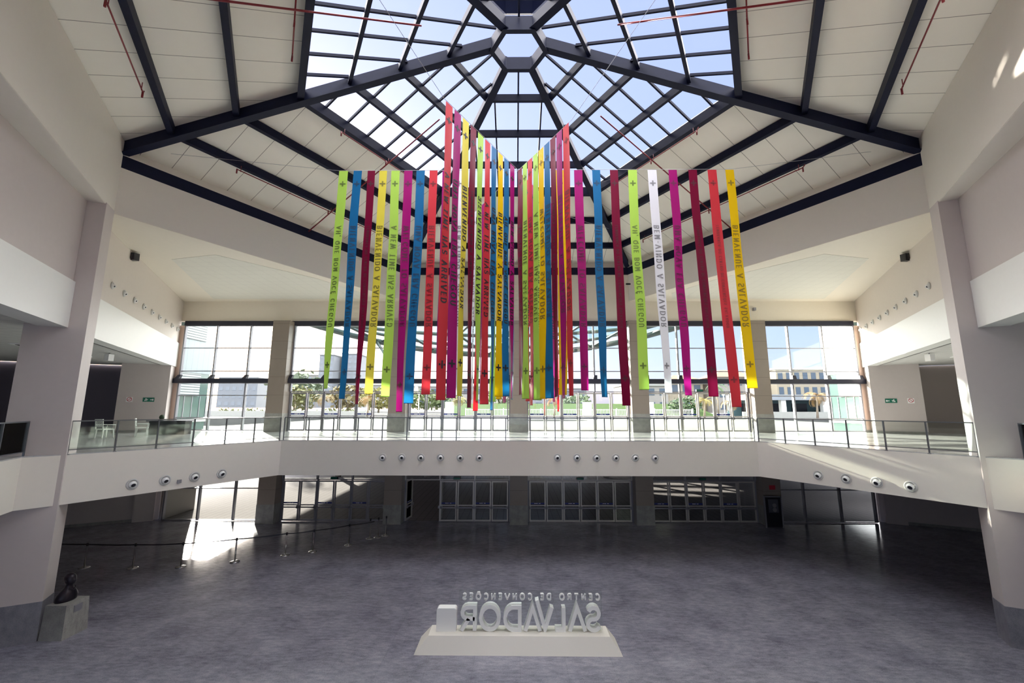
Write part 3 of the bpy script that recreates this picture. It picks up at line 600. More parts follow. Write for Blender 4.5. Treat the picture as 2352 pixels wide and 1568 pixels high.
g = MB(); g.box(bx_ + 0.385, bx_ + 0.40, by_ - 0.15, by_ + 0.1, ZG + 0.66, ZG + 0.86); obj('nameplate', g, M_ALUDK, p)
bust(bx_ - 0.02, by_, ZG + 0.95)
# ------------------------------------------------------------------ dark kiosk by the right pillar
p = empty('display_stand', (14.9, 26.0, ZG), 'dark upright display stand in front of the rightmost ground floor pillar', 'display stand')
g = MB()
for x in (14.42, 15.38): g.box(x - 0.03, x + 0.03, 25.85, 25.95, ZG, ZG + 1.75)
g.box(14.4, 15.4, 25.85, 25.95, ZG + 1.70, ZG + 1.76); obj('frame', g, M_ALUDK, p)
g = MB(); g.box(14.45, 15.35, 25.87, 25.93, ZG + 0.05, ZG + 1.70); obj('panel', g, M_BLACK, p)
g = MB(); g.box(14.62, 15.18, 25.84, 25.869, ZG + 0.85, ZG + 1.58); b_ = obj('window_panel', g, mat('dim_screen', (0.10, 0.10, 0.12), 0.3), p)
g = MB()
for z in (1.0, 1.25): g.lathe([(0.12, 0), (0.12, 0.01), (0.10, 0.02)], (14.95, 25.84, ZG + z), 18, (0, -1, 0))
obj('round_dial', g, mat('dim_dial', (0.22, 0.21, 0.21), 0.5), b_)
g = MB(); g.box(15.0, 15.35, 26.27, 26.285, ZG + 2.05, ZG + 2.3); obj('pillar_notice', g, M_SIGNRED, label='small red notice on the rightmost ground floor pillar', cat='sign')
# ------------------------------------------------------------------ patio chairs and desk behind the left railing
def chair(c, rz, label):
    p = empty('patio_chair', (c[0], c[1], ZU), label, 'chair', 'white patio chairs on the upper floor', rz=rz)
    M = world(p); T = lambda mb: [mb.__setattr__('v', [tuple(M @ Vector(v)) for v in mb.v]), mb][1]
    wm = mat('white_plastic', (0.80, 0.82, 0.78), 0.4)
    g = MB(); g.box(-0.25, 0.25, -0.24, 0.24, 0.40, 0.44); obj('seat', T(g), wm, p)
    for sx in (-1, 1):
        for sy in (-1, 1):
            g = MB(); g.beam((sx * 0.24, sy * 0.23, 0.0), (sx * 0.22, sy * 0.21, 0.42), 0.045, 0.045, up=(0, 1, 0)); obj('leg', T(g), wm, p)
        g = MB(); g.tube([(sx * 0.27, -0.22, 0.42), (sx * 0.28, -0.24, 0.62), (sx * 0.27, 0.22, 0.64)], 0.022); obj('armrest', T(g), wm, p)
    g = MB()
    for x in (-0.24, 0.24): g.beam((x, 0.24, 0.42), (x, 0.30, 0.88), 0.045, 0.03, up=(0, 1, 0))
    g.beam((-0.26, 0.30, 0.88), (0.26, 0.30, 0.88), 0.04, 0.05); g.beam((-0.24, 0.26, 0.56), (0.24, 0.26, 0.56), 0.03, 0.04)
    for i in range(4):
        for j in range(3):
            cx, cz = -0.17 + i * 0.113, 0.63 + j * 0.09; g.tube([(cx + 0.045 * math.cos(t * PI / 4), 0.28, cz + 0.04 * math.sin(t * PI / 4)) for t in range(9)], 0.01, 5, False)
    obj('lattice_back', T(g), wm, p)
chair((-19.9, 20.6), 2.9, 'white patio chair with lattice back behind the left railing, nearer the column')
chair((-19.25, 21.9), 2.2, 'white patio chair with lattice back behind the left railing, beside the dark desk')
p = empty('reception_desk', (-18.9, 23.6, ZU), 'dark desk with cloth behind the left railing, right of the two white chairs', 'desk')
g = MB(); g.prism([(-20.4, 23.4), (-18.2, 23.4), (-18.2, 24.1), (-20.4, 24.1)], ZU + 0.70, ZU + 0.75); obj('desktop', g, M_DARKWALL, p)
g = MB(); g.box(-20.3, -18.3, 23.5, 24.0, ZU, ZU + 0.70); obj('front_panel', g, M_BLACK, p)
g = MB(); g.sphere((-19.8, 23.7, ZU + 0.92), 0.12, 10, 8, (1, 1, 1.2)); g.box(-19.86, -19.74, 23.64, 23.76, ZU + 0.75, ZU + 0.84); obj('potted_plant', g, mat('plant_green', (0.03, 0.06, 0.03), 0.7), label='tiny dark plant pot on the desk behind the left railing', cat='plant')
# ------------------------------------------------------------------ stroke alphabet
def arc(cx, cy, rx, ry, a0, a1, n=9):
    return [(cx + rx * math.cos(math.radians(a0 + (a1 - a0) * i / (n - 1))), cy + ry * math.sin(math.radians(a0 + (a1 - a0) * i / (n - 1)))) for i in range(n)]
GL = {
 'A': (0.9, [[(0, 0), (.45, 1)], [(.45, 1), (.9, 0)], [(.18, .36), (.72, .36)]]),
 'B': (0.75, [[(.1, 0), (.1, 1)], [(.1, 1), (.4, 1)] + arc(.4, .76, .28, .24, 90, -90, 7) + [(.1, .52)], [(.4, .52)] + arc(.42, .26, .32, .26, 90, -90, 7) + [(.1, 0)]]),
 'C': (0.85, [arc(.45, .5, .42, .5, 45, 315, 13)]),
 'D': (0.85, [[(.1, 0), (.1, 1)], [(.1, 1), (.35, 1)] + arc(.35, .5, .47, .5, 90, -90, 11) + [(.1, 0)]]),
 'E': (0.7, [[(.1, 0), (.1, 1)], [(.1, 1), (.7, 1)], [(.1, .52), (.6, .52)], [(.1, 0), (.7, 0)]]),
 'G': (0.9, [arc(.45, .5, .42, .5, 45, 330, 13), [(.5, .45), (.85, .45)], [(.82, .45), (.82, .1)]]),
 'H': (0.85, [[(.1, 0), (.1, 1)], [(.75, 0), (.75, 1)], [(.1, .52), (.75, .52)]]),
 'I': (0.3, [[(.15, 0), (.15, 1)]]),
 'L': (0.65, [[(.1, 0), (.1, 1)], [(.1, 0), (.65, 0)]]),
 'M': (1.0, [[(.08, 0), (.12, 1)], [(.12, 1), (.5, .12)], [(.5, .12), (.88, 1)], [(.88, 1), (.92, 0)]]),
 'N': (0.85, [[(.1, 0), (.1, 1)], [(.1, 1), (.75, 0)], [(.75, 0), (.75, 1)]]),
 'O': (0.95, [arc(.475, .5, .44, .5, 0, 360, 17)]),
 'Q': (0.95, [arc(.475, .5, .44, .5, 0, 360, 17), [(.5, .2), (.85, -.15)]]),
 'R': (0.8, [[(.1, 0), (.1, 1)], [(.1, 1), (.4, 1)] + arc(.4, .75, .3, .25, 90, -90, 7) + [(.1, .5)], [(.4, .5), (.78, 0)]]),
 'S': (0.72, [arc(.37, .74, .29, .26, 30, 270, 10) + arc(.37, .25, .32, .25, 90, -150, 10)]),
 'T': (0.8, [[(.4, 0), (.4, 1)], [(.02, 1), (.78, 1)]]),
 'U': (0.85, [[(.1, 1), (.1, .35)] + arc(.425, .35, .325, .35, 180, 360, 9) + [(.75, 1)]]),
 'V': (0.9, [[(0, 1), (.45, 0)], [(.45, 0), (.9, 1)]]),
 'W': (1.2, [[(0, 1), (.3, 0)], [(.3, 0), (.6, .9)], [(.6, .9), (.9, 0)], [(.9, 0), (1.2, 1)]]),
 '-': (0.5, [[(.05, .45), (.45, .45)]]), ',': (0.25, [[(.15, .1), (.05, -.15)]]), ' ': (0.45, []),
}
GL['Ç'] = (GL['C'][0], GL['C'][1] + [[(.45, 0), (.42, -.2)]])
GL['Ê'] = (GL['E'][0], GL['E'][1] + [[(.2, 1.12), (.38, 1.28), (.56, 1.12)]])
GL['Õ'] = (GL['O'][0], GL['O'][1] + [[(.2, 1.14), (.35, 1.24), (.55, 1.16), (.72, 1.26)]])
def stroke_quads(ch, serif=True, thick=0.29, thin=0.11):
    """flat quads of one letter in a unit-high box"""
    wd, st = GL[ch]; out = []
    for s in st:
        for i in range(len(s) - 1):
            (x0, y0), (x1, y1) = s[i], s[i + 1]; L = math.hypot(x1 - x0, y1 - y0)
            if L < 1e-6: continue
            v = abs(y1 - y0) / L; t = (thin + (thick - thin) * v) if serif else thick
            nx, ny = -(y1 - y0) / L * t / 2, (x1 - x0) / L * t / 2; ex, ey = (x1 - x0) / L * t * 0.25, (y1 - y0) / L * t * 0.25
            out.append([(x0 + nx - ex, y0 + ny - ey), (x0 - nx - ex, y0 - ny - ey), (x1 - nx + ex, y1 - ny + ey), (x1 + nx + ex, y1 + ny + ey)])
        if serif and len(s) == 2:
            for (x, y) in s:
                if (y in (0, 1)) and abs(s[0][1] - s[1][1]) > 0.5: out.append([(x - .16, y - .03), (x + .16, y - .03), (x + .16, y + .03), (x - .16, y + .03)])
    return wd, out
QC = {c: stroke_quads(c) for c in GL}
# ------------------------------------------------------------------ banners
COLS = {'lime': (0.36, 0.58, 0.09), 'blue': (0.008, 0.12, 0.30), 'crimson': (0.15, 0.002, 0.028), 'yellow': (0.62, 0.54, 0.06), 'magenta': (0.30, 0.006, 0.14), 'coral': (0.52, 0.035, 0.05), 'gold': (0.70, 0.46, 0.004), 'white': (0.66, 0.67, 0.74), 'red': (0.65, 0.02, 0.03)}
CN = {'lime': 'lime green', 'blue': 'blue', 'crimson': 'dark crimson', 'yellow': 'pale yellow', 'magenta': 'magenta', 'coral': 'coral red', 'gold': 'golden yellow', 'white': 'white', 'red': 'bright red'}
TX = {'ah': 'AH, QUE BOM VOCÊ CHEGOU', 'bd': 'BIENVENIDO A SALVADOR', 'bu': 'BIENVENUE A SALVADOR', 'an': 'A NEW TIME HAS ARRIVED', 'um': 'UMA NOVA ERA CHEGOU', 'bv': 'BEM-VINDO A SALVADOR', 'le': 'LEMBRANÇA DO CENTRO DE CONVENÇÕES SALVADOR', 'we': 'WELCOME TO SALVADOR'}
ZT = 8.6
def banner(top, bot, zb, width, wb, u, front, colour, text, label, group, zt=ZT, seed=0):
    """ribbon hanging from top to bot (2D points); u unit vector across it; front = normal of the printed face; wb = seen width at the foot"""
    rnd = random.Random(seed); u = Vector((*u, 0)); fn = Vector((*front, 0)); top = Vector((*top, 0)); bot = Vector((*bot, 0)); H = zt - zb
    phi1 = 0.8 * math.acos(max(0.15, min(1, wb / width))) * rnd.choice((-1, 1)); a1, a2 = rnd.uniform(-.035, .035), rnd.uniform(-.02, .02); p1, p2 = rnd.uniform(0, 6), rnd.uniform(0, 6)
    def S(s, f, off=0.0):
        c = top + (bot - top) * f; sag = math.sin(f * PI)
        c = c + u * (a1 * math.sin(f * 5 + p1) * min(1, f * 4) + a2 * math.sin(f * 13 + p2) * min(1, f * 3)) * (1 if f < 1 else 1)
        ph = phi1 * f ** 2.2 + 0.12 * math.sin(f * 9 + p2) * min(1, f * 3)
        du = u * math.cos(ph) + fn * math.sin(ph); dn = fn * math.cos(ph) - u * math.sin(ph)
        curl = 0.018 * math.sin(f * 7 + p1) * (1 - (2 * s) ** 2) * min(1, 5 * f)
        return c + du * (s * width) + dn * (curl + off) + Vector((0, 0, zt - H * f))
    root = empty('fabric_banner', (top.x, top.y, zt), label, 'banner', group)
    N, K = 56, 6; vs = []; fs = []
    for i in range(N + 1):
        for k in range(K + 1): vs.append(S(k / K - 0.5, i / N))
    for i in range(N):
        for k in range(K): q = i * (K + 1) + k; fs.append([q, q + 1, q + K + 2, q + K + 1])
    g = MB(); g.add(vs, fs, True); obj('ribbon', g, MATS.get('cloth_' + colour) or cloth('cloth_' + colour, COLS[colour]), root)
    sgn = 1.0   # letters stand with their heads towards the reader's right and read downwards
    right = Vector((-fn.y, fn.x, 0)) ; rs = 1 if right.dot(u) > 0 else -1
    def decal(quads, off):
        g = MB()
        for q in quads:
            pts = [S(rs * ux / width, vz / H, off) for (ux, vz) in q]; g.add(pts, [[0, 1, 2, 3]])
        return g
    T = TX[text]; adv = 3.75 / sum(QC[c][0] + 0.42 for c in T) ; cap = min(0.178, adv * 1.15); z = 2.15; quads = []
    sc = adv * 0.92
    for ch in T:
        wd, qs = QC[ch]
        for q in qs: quads.append([((y - 0.5) * cap, z + x * sc) for (x, y) in q])
        z += (wd + 0.42) * adv
    for zc, nm in ((0.52, 'u'), (H - 1.0 * (0.9 if H > 8 else 0.8), 'l')):
        for (a, b) in ((0.105, 0.026), (0.026, 0.105)): quads.append([(-a, zc - b), (a, zc - b), (a, zc + b), (-a, zc + b)])
    obj('printed_lettering', decal(quads, 0.006), M_INK, root)
    c = COLS[colour]; k = 0.42 if colour in ('white', 'lime', 'yellow', 'gold') else 0.5
    show = mat('show_through_' + colour, tuple(x * k + 0.015 for x in c), 0.7)
    obj('show_through_print', decal(quads, -0.006), show, root, label='faint mirrored print showing through from the front')
    g = MB(); e0, e1 = S(-0.5, 1), S(0.5, 1); g.beam(e0, e1, 0.012, 0.02); obj('weighted_hem', g, MATS['cloth_' + colour], root)
    return root
SEED = 0
def row(specs, group, where):
    global SEED
    for i, (c, x0, x1, xb0, xb1, zb, t) in enumerate(specs):
        SEED += 1
        w_ = x1 - x0; cx = (x0 + x1) / 2; cb = (xb0 + xb1) / 2
        banner((cx, HY), (cb, HY), zb, w_, xb1 - xb0, (1, 0), (0, 1), c, t, '%s banner, %s' % (CN[c], where(i, len(specs))), group, seed=SEED)
# px -> metres on the plane of the row (fixed numbers measured once)
K_ = 61.9
def RX(u): return -0.05 + (u - 1188.0) / K_      # at the tops
def RB(u): return -0.12 + (u - 1184.0) / 67.6    # at the feet
def rowspec(L): return [(c, RX(a), RX(b), RB(d), RB(e), z, t) for (c, a, b, d, e, z, t) in L]
LEFT = rowspec([('lime', 783, 803, 744, 756, .65, 'ah'), ('blue', 816, 835, 781, 795, .31, 'bd'), ('crimson', 848, 865, 818.6, 829, .13, 'le'), ('yellow', 875, 892, 840.6, 859.6, .48, 'bd'), ('lime', 902, 921, 883, 896, .39, 'an'), ('magenta', 931, 950, 913, 927, -.12, 'we'), ('blue', 959, 978, 933, 953, .16, 'um'), ('coral', 989, 1007, 969, 990, .46, 'bu')])
MID = rowspec([('magenta', 1018, 1036, 1004, 1020, .68, 'bv'), ('white', 1047, 1065, 1038, 1054, .42, 'bv')])
MIDR = rowspec([('gold', 1275, 1294, 1284, 1300, .45, 'le')])
RIGHT = rowspec([('magenta', 1316, 1335, 1335, 1350, .60, 'we'), ('blue', 1357, 1375, 1379, 1394, .38, 'bd'), ('crimson', 1397, 1415, 1426, 1441, .10, 'le'), ('lime', 1438, 1458, 1466, 1485, .63, 'ah'), ('white', 1482, 1502, 1522, 1541, .53, 'bv'), ('magenta', 1529, 1548, 1567, 1586, .44, 'um'), ('crimson', 1574, 1593, 1623, 1642, .40, 'le'), ('coral', 1617, 1637, 1676, 1686, .06, 'le'), ('gold', 1657, 1676, 1712, 1730, .68, 'bu')])
row(LEFT, 'banners in the left-hand row', lambda i, n: '%s from the left end of the left-hand row' % ORD[i] if i else 'outermost at the left end of the whole display')
row(MID, 'banners of the row hidden behind the near left arm', lambda i, n: 'part-hidden behind the near left arm, %s' % ('beside the coral one' if i == 0 else 'glimpsed between pale yellow and crimson ribbons'))
row(MIDR, 'banners of the row hidden behind the near right arm', lambda i, n: 'thin strip between crimson and magenta of the near right arm')
row(RIGHT, 'banners in the right-hand row', lambda i, n: '%s from the centre in the right-hand row' % ORD[i] if i < n - 1 else 'outermost at the right end of the whole display')
# the two diagonal cables cross the row at the centre
S30, C30 = 0.5, 0.8660254
def arm(specs, dr, front, group, where):
    global SEED
    for i, (c, r0, r1, rb, wb, zb, t) in enumerate(specs):
        SEED += 1; cx = (r0 + r1) / 2; W = abs(r1 - r0)
        P = lambda r: (-0.03 + dr[0] * r, HY + dr[1] * r)
        banner(P(cx), P(rb), zb, W, min(W, wb), dr, front, c, t, '%s banner, %s' % (CN[c], where(i, len(specs))), group, zt=ZT - 0.02, seed=SEED)
NLs = []
cols = ['coral', 'magenta', 'yellow', 'crimson', 'lime', 'coral', 'blue', 'gold', 'blue', 'magenta']; txt = ['an', 'um', 'bd', 'le', 'bd', 'an', 'um', 'bu', 'ah', 'bv']; zbn = [.21, .27, .33, .02, .22, .12, -.05, .36, .38, .33]
for i in range(10):
    r1 = 4.12 - i * 0.395; NLs.append((cols[i], r1 - 0.305, r1, r1 - 0.15 + 0.02, 0.28, zbn[i], txt[i]))
arm(NLs, (-S30, -C30), (C30, -S30), 'banners of the near left arm', lambda i, n: '%s from the outer end of the near left arm' % ORD[i])
NRs = []
cols = ['coral', 'magenta', 'crimson', 'blue', 'gold', 'lime', 'coral', 'lime', 'crimson']; txt = ['bu', 'bd', 'le', 'bd', 'we', 'an', 'um', 'bu', 'ah']; zbn = [.35, .28, .33, .30, .29, .27, .10, .31, .45]
for i in range(9):
    r1 = 3.05 - i * 0.345; NRs.append((cols[i], r1 - 0.30, r1, r1 - 0.15, 0.28, zbn[i], txt[i]))
arm(NRs, (S30, -C30), (C30, S30), 'banners of the near right arm', lambda i, n: '%s from the outer end of the near right arm' % ORD[i])
FLs = [('blue', .28, .55, .42, .25, .30, 'bd'), ('magenta', .78, 1.07, .95, .28, .20, 'we'), ('gold', 1.22, 1.52, 1.4, .28, .33, 'bu'), ('lime', 1.72, 2.02, 1.9, .28, .25, 'bd'), ('coral', 2.28, 2.58, 2.4, .28, .4, 'um'), ('magenta', 2.82, 3.12, 3.0, .28, .30, 'we'), ('red', 3.28, 3.52, 3.4, .2, -.10, 'le'), ('white', 3.62, 3.92, 3.8, .28, .35, 'bv'), ('blue', 3.98, 4.28, 4.15, .28, .42, 'bd')]
arm(FLs, (-S30, C30), (C30, S30), 'banners of the far left arm', lambda i, n: '%s from the centre on the mostly hidden far left arm' % ORD[i])
FRs = [('crimson', .18, .45, .32, .25, .40, 'le'), ('coral', .55, .83, .7, .28, .25, 'an'), ('magenta', .95, 1.23, 1.1, .28, .30, 'um'), ('lime', 1.40, 1.70, 1.55, .28, .30, 'ah'), ('coral', 1.85, 2.15, 2.0, .28, -.25, 'bu'), ('yellow', 2.35, 2.65, 2.5, .28, .28, 'bd'), ('magenta', 2.75, 3.0, 2.9, .25, .26, 'we'), ('red', 3.1, 3.36, 3.25, .25, -.12, 'le'), ('crimson', 3.5, 3.8, 3.65, .28, .25, 'an')]
arm(FRs, (S30, C30), (C30, -S30), 'banners of the far right arm', lambda i, n: '%s from the centre on the mostly hidden far right arm' % ORD[i])
# thin cables
def cable(name, pts, label, r=0.007):
    g = MB(); g.tube(pts, r, 5); obj(name, g, mat('steel_cable', (0.45, 0.45, 0.48), 0.4, 0.6), label=label, cat='cable', group='cables carrying the banners')
cable('banner_cable', [(-12.9, HY, ZT + 0.7), (-6.6, HY, ZT), (7.75, HY, ZT + 0.02), (12.9, HY, ZT + 0.7)], 'thin horizontal cable carrying the left and right rows of banners')
cable('banner_cable', [(-5.2, HY - 9.0, 10.9), (-0.03 - S30 * 4.2, HY - C30 * 4.2, ZT), (0.0 + S30 * 4.3, HY + C30 * 4.3, ZT), (5.6, HY + 9.7, 10.6)], 'thin cable carrying the near left and far right arms of banners')
cable('banner_cable', [(5.2, HY - 9.0, 10.9), (S30 * 3.15, HY - C30 * 3.15, ZT), (-0.03 - S30 * 4.4, HY + C30 * 4.4, ZT), (-5.6, HY + 9.7, 10.6)], 'thin cable carrying the near right and far left arms of banners')
# ------------------------------------------------------------------ floor sign
sgn = empty('hall_sign', (0, 13.4, ZG), 'white free-standing letter sign SALVADOR seen from behind on its sloped base, on the hall floor', 'sign')
g = MB(); g.hexa([(-2.96, 12.97, ZG), (2.87, 12.95, ZG), (2.87, 13.95, ZG), (-2.96, 13.95, ZG)], [(-2.60, 13.14, ZG + 0.42), (2.56, 13.13, ZG + 0.42), (2.56, 13.74, ZG + 0.42), (-2.60, 13.74, ZG + 0.42)]); obj('base', g, M_SIGNB, sgn, label='cream sloped plinth')
def ribbon(mb, pts, t, y0, y1, closed=False, cap=True):
    """thick 2D stroke (x,z) with mitred corners, extruded from y0 to y1"""
    n = len(pts); Lf = []; Rt = []
    for i in range(n):
        if closed: a, b, c = pts[(i - 1) % n], pts[i], pts[(i + 1) % n]
        else: a, b, c = pts[max(0, i - 1)], pts[i], pts[min(n - 1, i + 1)]
        d1 = Vector((b[0] - a[0], b[1] - a[1])); d2 = Vector((c[0] - b[0], c[1] - b[1]))
        if d1.length < 1e-7: d1 = d2
        if d2.length < 1e-7: d2 = d1
        d1.normalize(); d2.normalize(); m = (d1 + d2); m = m.normalized() if m.length > 1e-6 else d1
        nn = Vector((-m.y, m.x)); k = t / 2 / max(0.35, nn.dot(Vector((-d1.y, d1.x))))
        Lf.append((b[0] + nn.x * k, b[1] + nn.y * k)); Rt.append((b[0] - nn.x * k, b[1] - nn.y * k))
    rng = range(n if closed else n - 1)
    for i in rng:
        j = (i + 1) % n; q = [Lf[i], Rt[i], Rt[j], Lf[j]]
        mb.add([(x, y0, z) for x, z in q] + [(x, y1, z) for x, z in q], [[3, 2, 1, 0], [4, 5, 6, 7], [0, 1, 5, 4], [1, 2, 6, 5], [2, 3, 7, 6], [3, 0, 4, 7]])
ZB0 = ZG + 0.42; HL = 0.70; TK = 0.105; Y0, Y1 = 13.36, 13.60
def letter(name, x0, x1, strokes, h=HL, label=None):
    g = MB(); W = x1 - x0
    for s in strokes:
        closed = s[0] == s[-1] and len(s) > 5; s2 = s[:-1] if closed else s
        ribbon(g, [(x1 - (px * (W - TK) + TK / 2), ZB0 + TK / 2 + pz * (h - TK)) for px, pz in s2], TK, Y0, Y1, closed)
    obj(name, g, M_SIGNW, sgn, label=label)
letter('letter_r', -1.738, -1.251, [[(0, -.05), (0, 1), (.5, 1)] + arc(.5, .74, .45, .26, 80, -90, 8) + [(0, .48)], [(.45, .48), (1.0, -.05)]], label='thick white letter R')
letter('letter_o', -1.177, -.55, [arc(.5, .5, .5, .5, 0, 360, 33)], HL + .02, 'thick white letter O')
letter('letter_d', -.485, .059, [[(0, 0), (0, 1), (.42, 1)] + arc(.42, .5, .55, .5, 80, -80, 13) + [(.42, 0), (0, 0)]], label='thick white letter D')
letter('letter_a', .118, .648, [[(0, -.05), (.5, 1), (1, -.05)]], label='thick white letter A without crossbar, fourth from the left')
letter('letter_v', .456, 1.044, [[(.1, 1), (.52, 0), (1.0, 1.33)]], label='thick white letter V with one tall stroke')
letter('letter_l', .986, 1.338, [[(0, 1), (0, 0), (1, 0)]], label='thick white letter L')
letter('letter_a', 1.406, 1.955, [[(0, -.05), (.5, 1), (1, -.05)]], label='thick white letter A without crossbar, second from the right')
letter('letter_s', 1.93, 2.381, [arc(.5, .74, .44, .26, 20, 270, 14) + arc(.5, .25, .5, .25, 90, -160, 14)[1:]], label='thick white letter S')
g = MB(); bx0, bx1, rz_ = -2.416, -1.841, 0.07; poly = [(bx0, ZB0)] + [(bx1, ZB0)] + arc(bx1 - rz_, ZB0 + .62 - rz_, rz_, rz_, 0, 90, 6) + arc(bx0 + rz_, ZB0 + .62 - rz_, rz_, rz_, 90, 180, 6)
n_ = len(poly); g.add([(x, Y0, z) for x, z in poly] + [(x, Y1, z) for x, z in poly], [list(range(n_)), list(range(n_, 2 * n_))[::-1]] + [[i, i + n_, (i + 1) % n_ + n_, (i + 1) % n_] for i in range(n_)]); obj('rounded_block', g, M_SIGNW, sgn, label='plain white rounded block at the left end')
g = MB(); g.box(-1.78, 2.42, 13.47, 13.48, ZB0, ZG + 1.50); obj('clear_panel', g, glass('clear_acrylic', (0.95, 0.97, 0.96), 0.5, 0.05, 0.02), sgn, label='clear acrylic sheet holding the small letters')
txt_ = 'CENTRO DE CONVENÇÕES'; tot = sum(GL[c][0] + 0.62 for c in txt_) - 0.62; sc = (2.354 + 1.666) / tot; x = 2.354
for ch in txt_:
    wd, st = GL[ch]
    if st:
        g = MB()
        for s in st: ribbon(g, [(x - px * sc, ZG + 1.26 + pz * 0.155) for px, pz in s], 0.034, 13.40, 13.47)
        obj('small_letter', g, M_SIGNW, sgn)
    x -= (wd + 0.62) * sc
# ------------------------------------------------------------------ outside
M_PAVE = panelled('brick_paving', (0.23, 0.215, 0.22), (0.13, 0.12, 0.13), 0.45, 'XY', 0.8, 0.03, 0.08)
M_DECK = panelled('deck_paving', (0.17, 0.165, 0.155), (0.12, 0.117, 0.112), 1.2, 'XY', 0.7, 0.02, 0.04)
M_GRASS = mat('grass', (0.055, 0.09, 0.03), 0.9, var=0.4, vscale=2)
M_STREET = mat('street_concrete', (0.15, 0.145, 0.14), 0.9, var=0.1, vscale=0.4)
for m_ in (M_PAVE, M_DECK, M_STREET, M_GRASS): m_.node_tree.nodes['Principled BSDF'].inputs['Specular IOR Level'].default_value = 0.04; m_.node_tree.nodes['Principled BSDF'].inputs['Roughness'].default_value = 1.0
g = MB(); g.box(-120, 120, 27.4, 62, ZG - 0.35, ZG - 0.05); struct('floor_plaza', g, M_PAVE)
M_HOUSE = mat('house_white', (0.36, 0.33, 0.30), 0.8, var=0.05, vscale=1)
g = MB(); g.box(-200, 200, 62, 420, ZG - 0.4, -1.35); struct('floor_street_level', g, M_STREET)
deck = MB()
for (x0, x1, y0, y1) in ((-22.1, -1.0, 27.4, 62), (9.0, 22.1, 27.4, 62), (22.1, 34, 30.35, 62), (-1.0, 9.0, 27.4, 49.5), (-1.0, 9.0, 57.5, 62), (-24.5, -22.1, 30.35, 62), (-34, -24.5, 30.35, 35.2)): deck.box(x0, x1, y0, y1, -1.95, ZU - 0.03)
for q in range(20):      # oval opening in the deck
    a0, a1 = 2 * PI * q / 20, 2 * PI * (q + 1) / 20; ep = lambda a: (4.0 + 4.9 * math.cos(a), 53.5 + 3.9 * math.sin(a)); am = (a0 + a1) / 2
    cx_, cy_ = (9.0 if math.cos(am) > 0 else -1.0), (57.5 if math.sin(am) > 0 else 49.5)
    deck.prism([ep(a0), ep(a1), (ep(a1)[0], cy_), (ep(a0)[0], cy_)], -1.95, ZU - 0.03)
deck.beam((-1, 52.6, -1.7), (9, 51.0, -1.7), 0.35, 0.4); deck.beam((-1, 55.3, -1.7), (9, 53.9, -1.7), 0.25, 0.4)
obj('entrance_deck', deck, M_DECK, label='pale paved entrance deck outside the upper doors', cat='deck')
for i, (x, y) in enumerate(((-18, 44), (-9, 44), (9, 44), (13.5, 44), (-18, 56), (13.5, 56))):
    g = MB(); g.lathe([(0.3, 0), (0.3, 4.9)], (x, y, ZG - 0.05), 16); obj('deck_column', g, M_HOUSE, label='round column under the entrance deck, ' + ['front row far left', 'front row left', 'front row right', 'front row far right', 'rear row left', 'rear row right'][i], cat='column')
# curved steel canopy outside the glazing
can = empty('entrance_canopy', (-1.3, 31, 4.6), 'curved steel truss canopy with glass outside above the upper doors', 'canopy')
M_CAN = mat('canopy_green_grey', (0.045, 0.065, 0.07), 0.45, 0.2)
def cz(x): return 4.1 + 2.3 * (abs(x + 1.3) / 15.0) ** 2
def cyv(x): return 32.6 - 3.4 * (abs(x + 1.3) / 15.0) ** 2
xs = [-1.3 - 15 + i * 2.0 for i in range(16)]
g = MB(); g.tube([(x, cyv(x), cz(x)) for x in xs], 0.22, 8); g.tube([(x, cyv(x) - 0.3, cz(x) + 0.55) for x in xs], 0.12, 8); obj('front_chord', g, M_CAN, can)
g = MB(); g.tube([(x, 27.65, 6.4) for x in xs], 0.13, 8); obj('wall_chord', g, M_CAN, can)
g = MB(); g.tube([(x, (cyv(x) + 28.4) / 2, (cz(x) + 6.4) / 2) for x in xs], 0.14, 8); obj('middle_chord', g, M_CAN, can)
for i in range(len(xs) - 1):
    g = MB(); a, b = xs[i], xs[i + 1]
    mid = lambda x: (x, (cyv(x) + 28.4) / 2, (cz(x) + 6.4) / 2)
    if i % 2: g.tube([(a, cyv(a), cz(a)), mid(b), (a, 27.9, 6.4)], 0.11, 6)
    else: g.tube([(b, cyv(b), cz(b)), mid(a), (b, 27.9, 6.4)], 0.11, 6)
    obj('truss_diagonal', g, M_CAN, can)
for x, px in ((-10.6, -7.6), (8.1, 7.6), (-10.6, -14.5), (8.3, 4.6)):
    if px in (-7.6, 7.6) or True:
        if abs(px) > 14 or px == 4.6: continue
        for dx in (0,):
            g = MB(); g.tube([(x + (0.0 if x < 0 else 0.6), cyv(x), cz(x)), (px, 28.0, 1.4)], 0.13, 8); obj('strut', g, M_CAN, can)
g = MB(); g.tube([(1.2, 32.4, 4.2), (0.1, 28.0, 1.6)], 0.11, 8); obj('strut', g, M_CAN, can)
g = MB()
for i in range(len(xs) - 1):
    a, b = xs[i], xs[i + 1]; g.add([(a, cyv(a), cz(a) + 0.62), (b, cyv(b), cz(b) + 0.62), (b, 27.8, 6.75), (a, 27.8, 6.75)], [[0, 1, 2, 3]])
obj('canopy_glass', g, glass('canopy_glass', (0.62, 0.80, 0.80), 0.7, 0.0, 0.02), can)
